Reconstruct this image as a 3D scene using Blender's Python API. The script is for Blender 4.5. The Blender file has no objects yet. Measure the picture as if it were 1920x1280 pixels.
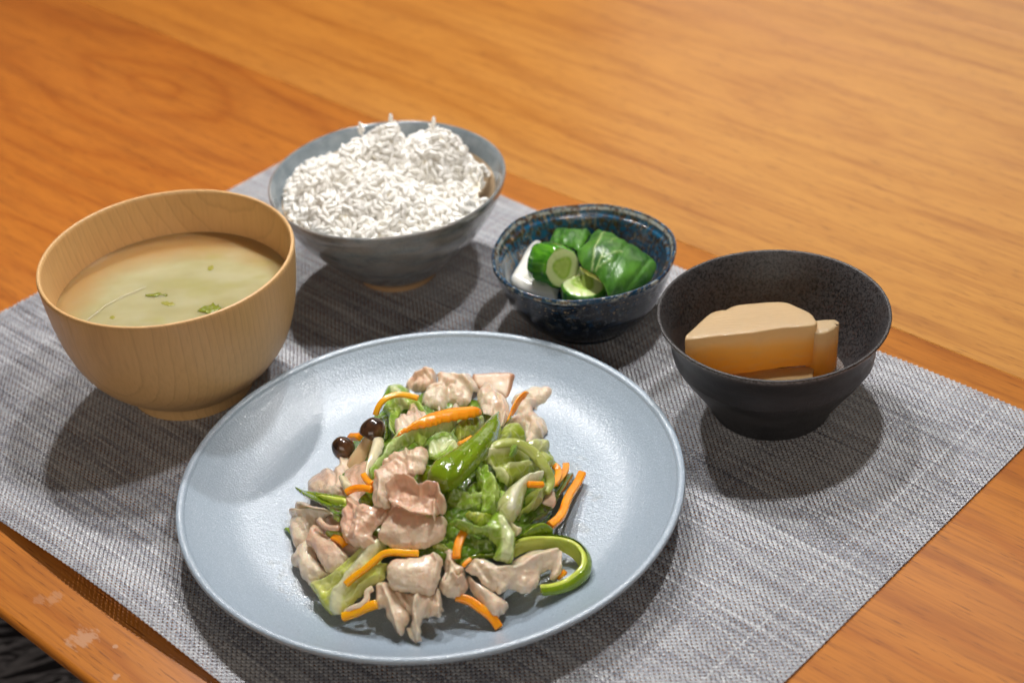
import bpy, bmesh, math, random
import numpy as np
from mathutils import Vector, Matrix, noise
from mathutils.geometry import delaunay_2d_cdt
random.seed(7); rng = np.random.default_rng(7)
S = bpy.context.scene
C = S.collection
# ------------------------------------------------------------------ camera
F, PITCH, ROLL, H = 3247.4, 0.614422, -0.079122, 0.478459      # focal length in pixels of a 1920-wide picture
cp, sp, cr, sr = math.cos(PITCH), math.sin(PITCH), math.cos(ROLL), math.sin(ROLL)
FWD = np.array([0, cp, -sp]); UP0 = np.array([0, sp, cp]); X0 = np.array([1.0, 0, 0])
RT = cr*X0 + sr*UP0; UP = -sr*X0 + cr*UP0
cam = bpy.data.cameras.new('camera'); camo = bpy.data.objects.new('camera', cam); C.objects.link(camo)
M = Matrix(((RT[0], UP[0], -FWD[0], 0), (RT[1], UP[1], -FWD[1], 0), (RT[2], UP[2], -FWD[2], H), (0, 0, 0, 1)))
camo.matrix_world = M
cam.sensor_width = 36; cam.lens = F/1920*36; cam.clip_start = .01; cam.clip_end = 50
cam.dof.use_dof = True; cam.dof.focus_distance = .725; cam.dof.aperture_fstop = 8.0
S.camera = camo
# ------------------------------------------------------------------ world, lamps, exposure
W = bpy.data.worlds.new('World'); S.world = W; W.use_nodes = True
bg = W.node_tree.nodes['Background']; bg.inputs[0].default_value = (1.0, .80, .62, 1); bg.inputs[1].default_value = .105
def lamp(name, loc, power, radius, col):
    l = bpy.data.lights.new(name, 'POINT'); l.energy = power; l.shadow_soft_size = radius; l.color = col
    o = bpy.data.objects.new(name, l); o.location = loc; C.objects.link(o); return o
lamp('ceiling_lamp', (.020, .965, .765), 11, .020, (1, .975, .955))
lamp('ceiling_lamp', (-.173, 1.187, .814), 18, .020, (1, .975, .955))
lamp('ceiling_lamp', (.206, .755, .705), 10, .020, (1, .975, .955))
al = bpy.data.lights.new('pale_wall_glow', 'AREA'); al.shape = 'RECTANGLE'; al.size = 1.6; al.size_y = .9; al.energy = 5.5; al.color = (1, .93, .84)  # added area light standing in for an unseen pale wall, gives the table sheen
ao = bpy.data.objects.new('pale_wall_glow', al); ao.location = (1.0, 2.9, 1.0); C.objects.link(ao)
ao.rotation_euler = (Vector((.1, .8, 0))-Vector(ao.location)).to_track_quat('-Z', 'Y').to_euler()
fl_ = bpy.data.lights.new('front_fill_light', 'AREA'); fl_.shape = 'RECTANGLE'; fl_.size = 1.8; fl_.size_y = 1.0; fl_.energy = 14; fl_.color = (1, .90, .78)  # added soft fill from behind the camera to brighten front faces
fo_ = bpy.data.objects.new('front_fill_light', fl_); fo_.location = (-.3, -1.5, 1.15); C.objects.link(fo_)
fo_.rotation_euler = (Vector((0, .6, 0))-Vector(fo_.location)).to_track_quat('-Z', 'Y').to_euler()
S.cycles.max_bounces = 12; S.cycles.diffuse_bounces = 8; S.view_settings.view_transform = 'Standard'; S.view_settings.look = 'None'
S.view_settings.exposure = 0; S.view_settings.gamma = 1
# ------------------------------------------------------------------ helpers
def at(pts, z):
    pts = np.atleast_2d(np.array(pts, float))
    d = FWD[None]*F + (pts[:, :1]-960)*RT[None] - (pts[:, 1:2]-640)*UP[None]
    t = (np.asarray(z)-H)/d[:, 2]
    return np.array([0, 0, H]) + d*t[:, None]
def tag(o, label=None, cat=None, group=None, kind=None):
    if label: o['label'] = label
    if cat: o['category'] = cat
    if group: o['group'] = group
    if kind: o['kind'] = kind
    return o
def empty(name, loc=(0, 0, 0), rz=0):
    o = bpy.data.objects.new(name, None); o.location = loc; o.rotation_euler = (0, 0, rz); o.empty_display_size = .01
    C.objects.link(o); return o
def link(name, me, mat, parent=None, smooth=True):
    if smooth: me.polygons.foreach_set('use_smooth', [True]*len(me.polygons))
    o = bpy.data.objects.new(name, me); C.objects.link(o)
    if mat: me.materials.append(mat)
    if parent: o.parent = parent
    return o
def pydata(name, v, f, mat, parent=None, smooth=True, attrs=None):
    me = bpy.data.meshes.new(name); me.from_pydata([tuple(x) for x in v], [], f); me.update()
    if attrs:
        for k, a in attrs.items():
            at_ = me.attributes.new(k, 'FLOAT', 'POINT'); at_.data.foreach_set('value', np.asarray(a, np.float32))
    return link(name, me, mat, parent, smooth)
def fastmesh(name, v, quads, mat, parent=None, attrs=None, smooth=True):
    me = bpy.data.meshes.new(name); n = len(quads); k = quads.shape[1]
    me.vertices.add(len(v)); me.vertices.foreach_set('co', np.asarray(v, np.float32).ravel())
    me.loops.add(n*k); me.loops.foreach_set('vertex_index', quads.astype(np.int32).ravel())
    me.polygons.add(n); me.polygons.foreach_set('loop_start', np.arange(n, dtype=np.int32)*k)
    me.polygons.foreach_set('loop_total', np.full(n, k, np.int32))
    me.update(calc_edges=True)
    if attrs:
        for kk, a in attrs.items():
            at_ = me.attributes.new(kk, 'FLOAT', 'POINT'); at_.data.foreach_set('value', np.asarray(a, np.float32))
    return link(name, me, mat, parent, smooth)
# ------------------------------------------------------------------ material helpers
class NT:
    def __init__(s, name):
        s.m = bpy.data.materials.new(name); s.m.use_nodes = True; s.t = s.m.node_tree
        s.p = s.t.nodes['Principled BSDF']; s.n = s.t.nodes; s.tc = s.n.new('ShaderNodeTexCoord')
    def L(s, a, b): s.t.links.new(a, b)
    def obj(s): return s.tc.outputs['Object']
    def val(s, sock, v):
        if hasattr(v, 'is_linked') or isinstance(v, bpy.types.NodeSocket): s.L(v, sock)
        else: sock.default_value = v
    def mapping(s, scale=(1, 1, 1), loc=(0, 0, 0), rot=(0, 0, 0), src=None):
        m = s.n.new('ShaderNodeMapping'); m.inputs['Scale'].default_value = scale; m.inputs['Location'].default_value = loc
        m.inputs['Rotation'].default_value = rot; s.L(src or s.obj(), m.inputs['Vector']); return m.outputs[0]
    def noise(s, scale, src=None, detail=4, rough=.55, dist=0):
        n = s.n.new('ShaderNodeTexNoise'); n.inputs['Scale'].default_value = scale; n.inputs['Detail'].default_value = detail
        n.inputs['Roughness'].default_value = rough; n.inputs['Distortion'].default_value = dist
        s.L(src or s.obj(), n.inputs['Vector']); return n.outputs['Fac']
    def vor(s, scale, src=None, feature='F1', rand=1):
        n = s.n.new('ShaderNodeTexVoronoi'); n.feature = feature; n.inputs['Scale'].default_value = scale
        n.inputs['Randomness'].default_value = rand
        s.L(src or s.obj(), n.inputs['Vector']); return n.outputs['Distance']
    def ramp(s, fac, stops, interp='LINEAR'):
        r = s.n.new('ShaderNodeValToRGB'); r.color_ramp.interpolation = interp; e = r.color_ramp.elements
        while len(e) > 1: e.remove(e[0])
        for i, (pos, c) in enumerate(stops):
            c = (c, c, c) if isinstance(c, (int, float)) else c
            el = e[0] if i == 0 else e.new(pos)
            el.position = pos; el.color = (*c[:3], 1)
        s.L(fac, r.inputs[0]); return r.outputs[0]
    def math(s, op, a, b=None, c=None, clamp=False):
        n = s.n.new('ShaderNodeMath'); n.operation = op; n.use_clamp = clamp
        for i, v in enumerate((a, b, c)):
            if v is not None: s.val(n.inputs[i], v)
        return n.outputs[0]
    def mix(s, fac, a, b, mode='MIX'):
        n = s.n.new('ShaderNodeMix'); n.data_type = 'RGBA'; n.blend_type = mode
        s.val(n.inputs[0], fac)
        for i, v in ((6, a), (7, b)):
            if isinstance(v, tuple): n.inputs[i].default_value = (*v[:3], 1)
            else: s.L(v, n.inputs[i])
        return n.outputs[2]
    def attr(s, name):
        n = s.n.new('ShaderNodeAttribute'); n.attribute_name = name; return n.outputs['Fac']
    def sep(s, src=None):
        n = s.n.new('ShaderNodeSeparateXYZ'); s.L(src or s.obj(), n.inputs[0]); return n.outputs
    def comb(s, x, y, z):
        n = s.n.new('ShaderNodeCombineXYZ')
        for i, v in enumerate((x, y, z)): s.val(n.inputs[i], v)
        return n.outputs[0]
    def bump(s, h, strength=.3, dist=.001, prev=None):
        b = s.n.new('ShaderNodeBump'); b.inputs['Strength'].default_value = strength; b.inputs['Distance'].default_value = dist
        s.L(h, b.inputs['Height'])
        if prev: s.L(prev, b.inputs['Normal'])
        return b.outputs[0]
    def set(s, color=None, rough=.5, normal=None, sss=0, sssr=(1, .4, .2), scale=.003, coat=0, coatr=.1, spec=.5, trans=0, ior=1.45, sheen=0):
        p = s.p
        if color is not None:
            if isinstance(color, tuple): p.inputs['Base Color'].default_value = (*color, 1)
            else: s.L(color, p.inputs['Base Color'])
        s.val(p.inputs['Roughness'], rough)
        if normal: s.L(normal, p.inputs['Normal'])
        p.inputs['Subsurface Weight'].default_value = sss; p.inputs['Subsurface Radius'].default_value = sssr
        p.inputs['Subsurface Scale'].default_value = scale
        p.inputs['Coat Weight'].default_value = coat; p.inputs['Coat Roughness'].default_value = coatr
        if coat and normal: s.L(normal, p.inputs['Coat Normal'])
        p.inputs['Specular IOR Level'].default_value = spec
        p.inputs['Transmission Weight'].default_value = trans; p.inputs['IOR'].default_value = ior
        return s.m
def thin(s, col, f):
    tr = s.n.new('ShaderNodeBsdfTranslucent'); s.L(col, tr.inputs['Color']); mx = s.n.new('ShaderNodeMixShader'); mx.inputs[0].default_value = f
    s.L(s.p.outputs[0], mx.inputs[1]); s.L(tr.outputs[0], mx.inputs[2]); s.L(mx.outputs[0], s.n['Material Output'].inputs['Surface']); return s.m
# ------------------------------------------------------------------ the table (local frame: a along the front edge, b away from the diner)
TH = math.radians(-45.128)
A = np.array([math.cos(TH), math.sin(TH)]); B = np.array([-math.sin(TH), math.cos(TH)])
def wood_board_mat(i, b0, a0, k, freq, tone, sat, wear=False):
    s = NT('oiled_teak_wood')
    x, y, z = s.sep()
    warp = s.math('MULTIPLY', s.math('SUBTRACT', s.noise(1, s.mapping((5, 14, 1), (i*3.1, i, 0)), 3), .5), .045)
    yy = s.math('ADD', s.math('SUBTRACT', y, b0), warp)
    xa = s.math('SUBTRACT', x, a0); xq = s.math('DIVIDE', xa, sat)
    xx = s.math('MULTIPLY', s.math('DIVIDE', xa, s.math('SQRT', s.math('ADD', 1.0, s.math('MULTIPLY', xq, xq)))), k)
    r = s.math('SQRT', s.math('ADD', s.math('MULTIPLY', yy, yy), s.math('MULTIPLY', xx, xx)))
    ph = s.math('ADD', s.math('MULTIPLY', r, freq), s.math('MULTIPLY', s.noise(1, s.mapping((6, 40, 1), (i, 2*i, 0)), 3), .8))
    fr = s.math('FRACT', ph)
    ring = s.ramp(fr, [(0, .0), (.12, .7), (.5, 1), (.8, .65), (.93, .15), (1, 0)])
    broad = s.noise(1, s.mapping((3, 16, 1), (i*7, 3, 0)), 4)
    fine = s.noise(1, s.mapping((22, 700, 1), (i, 0, 0)), 4, .6)
    streak = s.noise(1, s.mapping((7, 130, 1), (i*2, 0, 0)), 4, .65)
    c = s.mix(s.math('ADD', .25+.0*tone, s.math('MULTIPLY', ring, .75)), (.44, .125, .010), (.64, .235, .028)) if i == 0 else s.mix(s.math('ADD', .50, s.math('MULTIPLY', ring, .50)), (.38, .128, .014), (.57, .250, .048))
    c = s.mix(s.math('MULTIPLY', s.ramp(broad, [(.35, 0), (.72, 1)]), .6), c, ((.62, .225, .028) if i == 0 else (.58, .26, .052)))
    c = s.mix(s.math('MULTIPLY', s.ramp(streak, [(.48, 0), (.68, 1)]), .44), c, (.27*tone, .072*tone, .009*tone))
    c = s.mix(s.math('MULTIPLY', s.ramp(fine, [(.48, 0), (.7, 1)]), .42), c, (.26*tone, .075*tone, .012*tone))
    dash = s.noise(1, s.mapping((70, 1100, 1), (i, 5, 0)), 2)
    c = s.mix(s.math('MULTIPLY', s.ramp(dash, [(.60, 0), (.70, 1)]), .65), c, (.14, .035, .007))
    c = s.mix(1.0, c, (.84, .80, .78) if i == 0 else (.90, .92, .84), 'MULTIPLY')
    rough = s.math('ADD', s.math('MULTIPLY', broad, .22), .24)
    if wear:        # scuffed and flaked spots on the worn front board
        for (wa, wb, wr, st) in ((-.4795, .2262, .0062, .8), (-.508, .2325, .0045, .45), (-.512, .2275, .003, .3), (-.4655, .2315, .0012, .8), (-.452, .2215, .0016, .9)):
            dx = s.math('SUBTRACT', x, wa); dy = s.math('SUBTRACT', y, wb)
            d = s.math('SQRT', s.math('ADD', s.math('MULTIPLY', dx, dx), s.math('MULTIPLY', dy, dy)))
            d = s.math('ADD', d, s.math('MULTIPLY', s.math('SUBTRACT', s.noise(1, s.mapping((160, 420, 1), (wa*9, 0, 0)), 4, .7), .5), wr*3.2))
            mk = s.math('MULTIPLY', s.ramp(s.math('DIVIDE', d, wr), [(.55, 1), (.95, 0)]), st)
            c = s.mix(mk, c, (.55, .30, .17))
    ax = s.ramp(s.math('ADD', s.math('MULTIPLY', x, 1.2), s.math('ADD', 1.15, s.math('MULTIPLY', broad, .3))), [(.15, 1), (.75, 0)])  # redder and darker at low a: weaker sheen there put into the colour
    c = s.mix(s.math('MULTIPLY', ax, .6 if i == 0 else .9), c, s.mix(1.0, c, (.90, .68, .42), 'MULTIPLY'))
    bm = s.bump(s.math('ADD', fine, s.math('MULTIPLY', dash, .6)), .10, .0004)
    return s.set(c, rough, bm, coat=.25, coatr=.22, spec=.5)
tbl = empty('dining_table', (0, 0, 0), TH)
tag(tbl, 'orange brown oiled wooden table with a worn rounded front edge', 'table')
T0 = .2128
bounds = [T0, .597, .905, 1.25, 1.6]
spec = [(.545, -.845, .62, 48, 1.0, .085), (.757, -.50, .34, 34, 1.0, .22), (1.12, -.6, .2, 36, 1.0, .2), (1.4, -.3, .2, 40, 1.0, .2)]
for i in range(4):
    b0, b1 = bounds[i]+.00006, bounds[i+1]-.00006
    sp_ = spec[i]
    bm = bmesh.new()
    rr = .0028 if i == 0 else .0004
    prof = []
    th = .016
    if i == 0:
        for k in range(7):
            t = math.pi/2*k/6; prof.append((b0+rr-rr*math.cos(t), -rr+rr*math.sin(t)))
        prof = [(b0+.034, -th), (b0+.0010, -.0050)] + prof
    else: prof = [(b0, -th), (b0, -rr), (b0+rr, 0)]
    prof += [(b1-.0004, 0), (b1, -.0004), (b1, -th)]
    N = 24
    rows = []
    for j in range(N+1):
        a = -1.7 + 2.3*j/N
        rows.append([bm.verts.new((a, q[0], q[1])) for q in prof])
    for j in range(N):
        for k in range(len(prof)):
            k2 = (k+1) % len(prof)
            bm.faces.new((rows[j][k], rows[j][k2], rows[j+1][k2], rows[j+1][k]))
    bm.faces.new(rows[0]); bm.faces.new(rows[-1][::-1])
    bmesh.ops.recalc_face_normals(bm, faces=bm.faces)
    me = bpy.data.meshes.new('board'); bm.to_mesh(me); bm.free()
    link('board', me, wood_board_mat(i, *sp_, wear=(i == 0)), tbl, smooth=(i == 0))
# ------------------------------------------------------------------ floor and cloth far below the table edge
s = NT('dark_floor'); fl = s.set(s.ramp(s.noise(9), [(.3, (.012, .010, .010)), (.7, (.03, .026, .024))]), .7)
v = [(-4, -4, -.72), (4, -4, -.72), (4, 5, -.72), (-4, 5, -.72)]
tag(pydata('floor', v, [(0, 1, 2, 3)], fl, smooth=False), kind='structure')
s = NT('striped_cloth_print')
w = s.noise(1, s.mapping((22, 110, 1), rot=(0, 0, .35)), 3, .5, .9)
cc = s.ramp(w, [(.44, (.012, .011, .016)), (.50, (.22, .22, .25)), (.56, (.36, .36, .40)), (.60, (.015, .014, .02))])
cl = s.set(cc, .8, s.bump(s.noise(300), .3, .002))
n = 40; v = []; CLX, CLY = at([(60, 1250)], -.22)[0][:2]
for j in range(n+1):
    for i in range(n+1):
        x = CLX-.25+.50*i/n; y = CLY-.25+.50*j/n
        v.append((x, y, -.22+.02*noise.noise(Vector((x*5, y*5, 1)))+.008*noise.noise(Vector((x*18, y*18, 4)))))
f = [(j*(n+1)+i, j*(n+1)+i+1, (j+1)*(n+1)+i+1, (j+1)*(n+1)+i) for j in range(n) for i in range(n)]
o = pydata('striped_cloth', v, f, cl)
md = o.modifiers.new('thick', 'SOLIDIFY'); md.thickness = .03; md.offset = -1
tag(o, 'black cloth with pale grey wavy stripes lying below the table edge', 'cloth')
# ------------------------------------------------------------------ woven placemat
MA0, MA1, MB0, MB1 = -.7048, -.2521, .2440, .5758
def lift(a, b):
    d = b-MB0
    l = .0062*np.exp(-(d/.022)**2)*np.exp(-((a+.492)/.075)**2)
    l = l + .0016*np.exp(-((MA1-a)/.012)**2)*np.exp(-((b-.345)/.03)**2)
    l = l + .0014*np.exp(-((MB1-b)/.012)**2)*(.5+.5*np.sin(a*37))
    return l
def weave():
    pa, pb = 1.38e-3, 1.24e-3
    na, nb = int((MA1-MA0)/pa), int((MB1-MB0)/pb)
    V = []; Q = []; T = []; base = 0
    def strand(along, n_t, n_x, p_t, p_x, off, half, wid, tone):
        nonlocal base
        # n_t strands each crossing n_x others; 2 samples per crossing
        m = n_x*2+1
        t = np.arange(m)/2.0
        k = np.arange(n_t)
        TT, KK = np.meshgrid(t, k)
        ph = np.cos(math.pi*(TT+KK+off))
        z = .00082 + half*ph*.00026
        cpos = (KK+.5)*p_t + (rng.normal(size=(n_t, 1))*.05 + .10*np.sin(KK*.7+TT*.05))*p_t*.6
        lpos = TT*p_x
        ww = wid*(1+rng.normal(size=(n_t, 1))*.16)*np.ones_like(TT)*(1-.10*(ph*half < 0))
        vv = []
        for sgn, dz in ((-1, -.00022), (0, .0), (1, -.00022)):
            if along == 'a': a = MA0+lpos; b = MB0+cpos+sgn*ww/2
            else: a = MA0+cpos+sgn*ww/2; b = MB0+lpos
            vv.append(np.stack([a, b, z+dz+lift(a, b)], -1))
        vv = np.stack(vv, 2)       # n_t, m, 3, 3
        idx = base + np.arange(n_t*m*3).reshape(n_t, m, 3)
        q = np.stack([idx[:, :-1, :-1], idx[:, 1:, :-1], idx[:, 1:, 1:], idx[:, :-1, 1:]], -1)
        V.append(vv.reshape(-1, 3)); Q.append(q.reshape(-1, 4)); T.append(np.broadcast_to(tone[..., None], (n_t, m, 3)).ravel())
        base += n_t*m*3
    m = na*2+1
    # strand colours: pale silver with runs of dark navy-grey yarn along the a direction
    tone = rng.normal(size=(nb, 1))*.07 + .66
    ser = np.zeros((nb, m))
    for j in range(nb):
        g = rng.normal(size=m//22+4); ser[j] = np.interp(np.arange(m)/22+rng.random(), np.arange(len(g)), g)
    low = np.interp(np.arange(nb), np.arange(0, nb+9, 9), rng.normal(size=len(np.arange(0, nb+9, 9))))[:, None]
    tone = tone + ser*.21 + low*.07 + rng.normal(size=(nb, m))*.07
    dark = (rng.random(nb) < .13)
    tone[dark] -= .12
    strand('a', nb, na, pb, pa, 0, 1, pb*.88, np.clip(tone, 0, 1))
    m2 = nb*2+1
    tone2 = np.clip(.56+rng.normal(size=(na, 1))*.10+rng.normal(size=(na, m2))*.06, 0, 1)
    strand('b', na, nb, pa, pb, 0, -1, pa*.70, tone2)
    V = np.concatenate(V); Q = np.concatenate(Q); T = np.concatenate(T)
    s = NT('woven_vinyl_yarn')
    t = s.attr('tone')
    c = s.ramp(t, [(.05, (.04, .042, .062)), (.35, (.15, .155, .19)), (.62, (.32, .327, .355)), (.95, (.52, .528, .55))])
    c = s.mix(.10, c, s.ramp(s.noise(2500, detail=1), [(.3, (.25, .2, .15)), (.7, (.8, .85, .95))]))
    m_ = s.set(c, .30, spec=.7)
    o = fastmesh('weave', V, Q, m_, None, {'tone': T})
    return o
mat = empty('placemat', (0, 0, 0), TH); tag(mat, 'silver grey woven rectangular placemat under the whole meal', 'placemat')
wv = weave(); wv.parent = mat; wv['kind'] = 'stuff'
# thin dark backing yarns layer below, with the same lift (open weave stays see-through near the lifted edge)
# ------------------------------------------------------------------ lathe
def catmull(P, n=6):
    P = [np.array(p, float) for p in P]; out = []
    for i in range(len(P)-1):
        p0 = P[max(i-1, 0)]; p1 = P[i]; p2 = P[i+1]; p3 = P[min(i+2, len(P)-1)]
        for k in range(n):
            t = k/n
            out.append(.5*((2*p1)+(-p0+p2)*t+(2*p0-5*p1+4*p2-p3)*t*t+(-p0+3*p1-3*p2+p3)*t**3))
    out.append(P[-1]); return out
def lathe(name, prof, mat, parent=None, seg=144, wob=None, close=True, sub=6, attrs=True):
    """prof: list of lists of (r, z), each list smoothed by itself, joined end to end"""
    pts = []
    for seg_ in prof:
        q = catmull(seg_, sub) if len(seg_) > 2 else [np.array(x, float) for x in seg_]
        if pts and np.allclose(pts[-1], q[0]): q = q[1:]
        pts += list(q)
    v = []; rows = []; av = []
    for i, (r, z) in enumerate(pts):
        if r < 1e-6: rows.append([len(v)]); v.append((0, 0, z)); av.append(i/len(pts)); continue
        row = []
        for k in range(seg):
            t = 2*math.pi*k/seg; rr, zz = (r, z) if wob is None else wob(r, z, t)
            row.append(len(v)); v.append((rr*math.cos(t), rr*math.sin(t), zz)); av.append(i/len(pts))
        rows.append(row)
    f = []
    for i in range(len(rows)-1):
        a, b = rows[i], rows[i+1]
        for k in range(seg):
            k2 = (k+1) % seg
            if len(a) == 1 and len(b) == 1: continue
            if len(a) == 1: f.append((a[0], b[k2], b[k]))
            elif len(b) == 1: f.append((a[k], a[k2], b[0]))
            else: f.append((a[k], a[k2], b[k2], b[k]))
    o = pydata(name, v, f, mat, parent, attrs={'path': av})
    bm = bmesh.new(); bm.from_mesh(o.data); bmesh.ops.recalc_face_normals(bm, faces=bm.faces); bm.to_mesh(o.data); bm.free()
    return o
ZM = .0011            # top of the mat
# ------------------------------------------------------------------ plate
PL = (-.0383, .5568, ZM)
s = NT('satin_blue_grey_glaze')
spk = s.noise(1250, detail=2, rough=.6); spk2 = s.math('MULTIPLY', s.noise(620, detail=1), .35)
c = s.mix(s.ramp(s.noise(14, detail=3), [(.3, 0), (.7, 1)]), (.315, .395, .48), (.345, .425, .51))
c = s.mix(s.math('MULTIPLY', s.ramp(s.noise(2600, detail=0), [(.62, 0), (.72, 1)]), .5), c, (.66, .74, .84))
x, y, z = s.sep(); yy = s.math('ADD', y, .017)
rw = s.math('SQRT', s.math('ADD', s.math('MULTIPLY', x, x), s.math('MULTIPLY', yy, yy)))
wet = s.ramp(s.math('ADD', s.math('MULTIPLY', rw, 12), s.math('MULTIPLY', s.math('SUBTRACT', s.noise(75, detail=4, rough=.65), .5), 1.1)), [(.66, 1), (.72, 0)])
c = s.mix(s.math('MULTIPLY', wet, .22), c, (.34, .33, .29))
pm = s.set(c, s.math('SUBTRACT', s.math('ADD', s.math('MULTIPLY', s.noise(900, detail=1), .26), .20), s.math('MULTIPLY', wet, .12)), s.bump(s.math('ADD', spk, spk2), .45, .00045), spec=.6, coat=.5, coatr=.16)
prof = [[(0, .0055), (.03, .0055), (.060, .0058), (.078, .0068), (.089, .0102), (.097, .0148), (.1008, .0176), (.1018, .0184)],
        [(.1018, .0184), (.1026, .0195), (.1040, .0199), (.1052, .0195), (.1055, .0184)],
        [(.1055, .0184), (.1035, .0158), (.097, .0108), (.088, .0062), (.075, .0032), (.064, .0022)],
        [(.064, .0022), (.0635, 0), (.0605, 0), (.060, .0018), (0, .0020)]]
pl = lathe('dinner_plate', prof, pm, seg=200); pl.location = PL
tag(pl, 'large round matte blue grey plate holding the pork stir fry', 'plate')
# ------------------------------------------------------------------ wooden soup bowl
s = NT('pale_turned_wood')
def turned_wood(s, sx=-.42, sy=-.9, off=.0, dens=330):
    x, y, z = s.sep()
    wp = s.math('MULTIPLY', s.math('SUBTRACT', s.noise(1, s.mapping((14, 14, 9)), 2), .5), .010)
    wq = s.math('MULTIPLY', s.math('SUBTRACT', s.noise(1, s.mapping((160, 160, 25)), 2), .5), .0012)
    d = s.math('ADD', s.math('MULTIPLY', x, sx), s.math('MULTIPLY', y, sy))
    e = s.math('ADD', s.math('MULTIPLY', x, -sy), s.math('MULTIPLY', y, sx))
    zz = s.math('MULTIPLY', s.math('SUBTRACT', z, .10), s.math('SUBTRACT', z, .10))
    d = s.math('ADD', d, s.math('MULTIPLY', s.math('MULTIPLY', e, e), -2.2))
    d = s.math('ADD', s.math('ADD', d, wp), wq)
    d = s.math('ADD', d, s.math('MULTIPLY', zz, .9))
    ph = s.math('FRACT', s.math('MULTIPLY', d, dens))
    line = s.ramp(ph, [(0, .0), (.78, .25), (.93, 1), (1, 0)])
    fine = s.noise(1, s.mapping((900, 900, 30)), 3)
    return line, fine
line, fine = turned_wood(s)
c = s.mix(s.noise(18, detail=2), (.64, .38, .155), (.72, .45, .20))
c = s.mix(s.math('MULTIPLY', line, .27), c, (.36, .19, .075))
c = s.mix(s.math('MULTIPLY', s.ramp(fine, [(.45, 0), (.8, 1)]), .25), c, (.36, .18, .06))
wm = s.set(c, .42, s.bump(s.math('SUBTRACT', s.math('MULTIPLY', fine, .5), line), .22, .0003), coat=.15, coatr=.3)
wprof = [[(.0288, 0), (.0290, .0035), (.0296, .0058)], [(.0296, .0058), (.0320, .0078), (.0365, .0115), (.0435, .0185), (.0490, .0270), (.0530, .0380), (.0555, .0500), (.0570, .0620), (.0577, .0706)],
         [(.0577, .0706), (.0573, .0718), (.0562, .0719), (.0556, .0708)],
         [(.0556, .0708), (.0550, .0620), (.0535, .0500), (.0505, .0370), (.0450, .0240), (.035, .014), (.02, .0095), (0, .009)]]
wb = lathe('wooden_soup_bowl', wprof + [], wm, seg=180)
bt = lathe('foot_ring', [[(.0288, .00005), (.0262, .0001), (.0255, .003), (0, .0032)]], wm, wb)
wb.location = (-.1515, .6633, ZM); tag(wb, 'tall pale turned wooden bowl filled with soup', 'bowl')
# soup
s = NT('cloudy_miso_soup')
x, y, z = s.sep()
cl1 = s.noise(1, s.mapping((26, 26, 1), (.3, .1, 0)), 3, .5, .6)
xo = s.math('SUBTRACT', x, .006); yo = s.math('ADD', y, .008)
r = s.math('SQRT', s.math('ADD', s.math('MULTIPLY', s.math('MULTIPLY', xo, xo), .9), s.math('MULTIPLY', s.math('MULTIPLY', yo, yo), 1.35)))
cloud = s.ramp(s.math('ADD', s.math('MULTIPLY', r, 17), s.math('MULTIPLY', s.math('SUBTRACT', cl1, .5), .34)), [(.68, 1), (1.08, 0)])
mist = s.mix(s.ramp(s.noise(1, s.mapping((30, 55, 1), (4, 2, 0)), 3), [(.4, 0), (.7, 1)]), (.41, .375, .195), (.48, .445, .27))
greenish = s.ramp(s.noise(1, s.mapping((34, 60, 1), (9, 5, 0)), 2), [(.56, 0), (.72, 1)])
mist = s.mix(s.math('MULTIPLY', greenish, .55), mist, (.36, .35, .10))
c = s.mix(cloud, (.40, .235, .09), mist)
sm = s.set(c, .03, s.bump(s.noise(60, detail=1), .02, .0006), spec=.5, ior=1.33, sss=.9, sssr=(1, .85, .55), scale=.012)
R = .05355
v = [(0, 0, 0)]; f = []
for j in range(1, 31):
    for k in range(96):
        rr = R*j/30; t = 2*math.pi*k/96
        men = .0007*max(0, (rr-(R-.002))/.002)**2
        v.append((rr*math.cos(t), rr*math.sin(t), men))
for k in range(96):
    k2 = (k+1) % 96; f.append((0, 1+k, 1+k2))
    for j in range(29): f.append((1+j*96+k, 1+(j+1)*96+k, 1+(j+1)*96+k2, 1+j*96+k2))
sz = ZM+.0497
so = pydata('miso_soup', v, f, sm); so.location = (-.1515, .6633, sz)
tag(so, 'cloudy yellowish miso soup inside the wooden bowl', 'soup')
# ------------------------------------------------------------------ rice bowl
RB = (-.0551, .7472, ZM)
def wob_rice(r, z, t):
    return r*(1+.004*math.sin(2*t+1)+.0022*math.sin(5*t)), z+(.00025*math.sin(3*t+.5)+.00012*math.sin(7*t))*min(1, z/.04)
s = NT('blue_grey_stoneware_glaze')
n1 = s.noise(70, detail=6, rough=.7); n2 = s.noise(1, s.mapping((28, 28, 120)), 5, .65)
c = s.mix(s.ramp(n1, [(.35, 0), (.65, 1)]), (.10, .12, .135), (.26, .285, .30))
c = s.mix(s.math('MULTIPLY', s.ramp(n2, [(.42, 0), (.58, 1)]), .75), c, (.29, .26, .24))
c = s.mix(s.math('MULTIPLY', s.ramp(s.vor(190, feature='DISTANCE_TO_EDGE'), [(0, 1), (.04, 0)]), .22), c, (.07, .075, .08))
gm = s.set(c, .16, s.bump(s.math('ADD', n2, s.math('MULTIPLY', n1, .5)), .22, .0012), coat=.7, coatr=.06, spec=.5)
s = NT('blue_grey_lip_glaze')
c = s.mix(s.ramp(s.noise(120, detail=5), [(.35, 0), (.65, 1)]), (.17, .21, .235), (.26, .30, .325))
gl = s.set(c, .2, s.bump(s.noise(160, detail=3), .12, .0006), coat=.6, coatr=.08)
s = NT('cream_inner_glaze'); ci = s.set(s.mix(s.noise(60), (.60, .44, .27), (.68, .52, .34)), .3, coat=.3)
s = NT('bare_tan_clay'); bc = s.set(s.mix(s.noise(200), (.46, .28, .14), (.55, .35, .19)), .75, s.bump(s.noise(700), .3, .0005))
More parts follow.
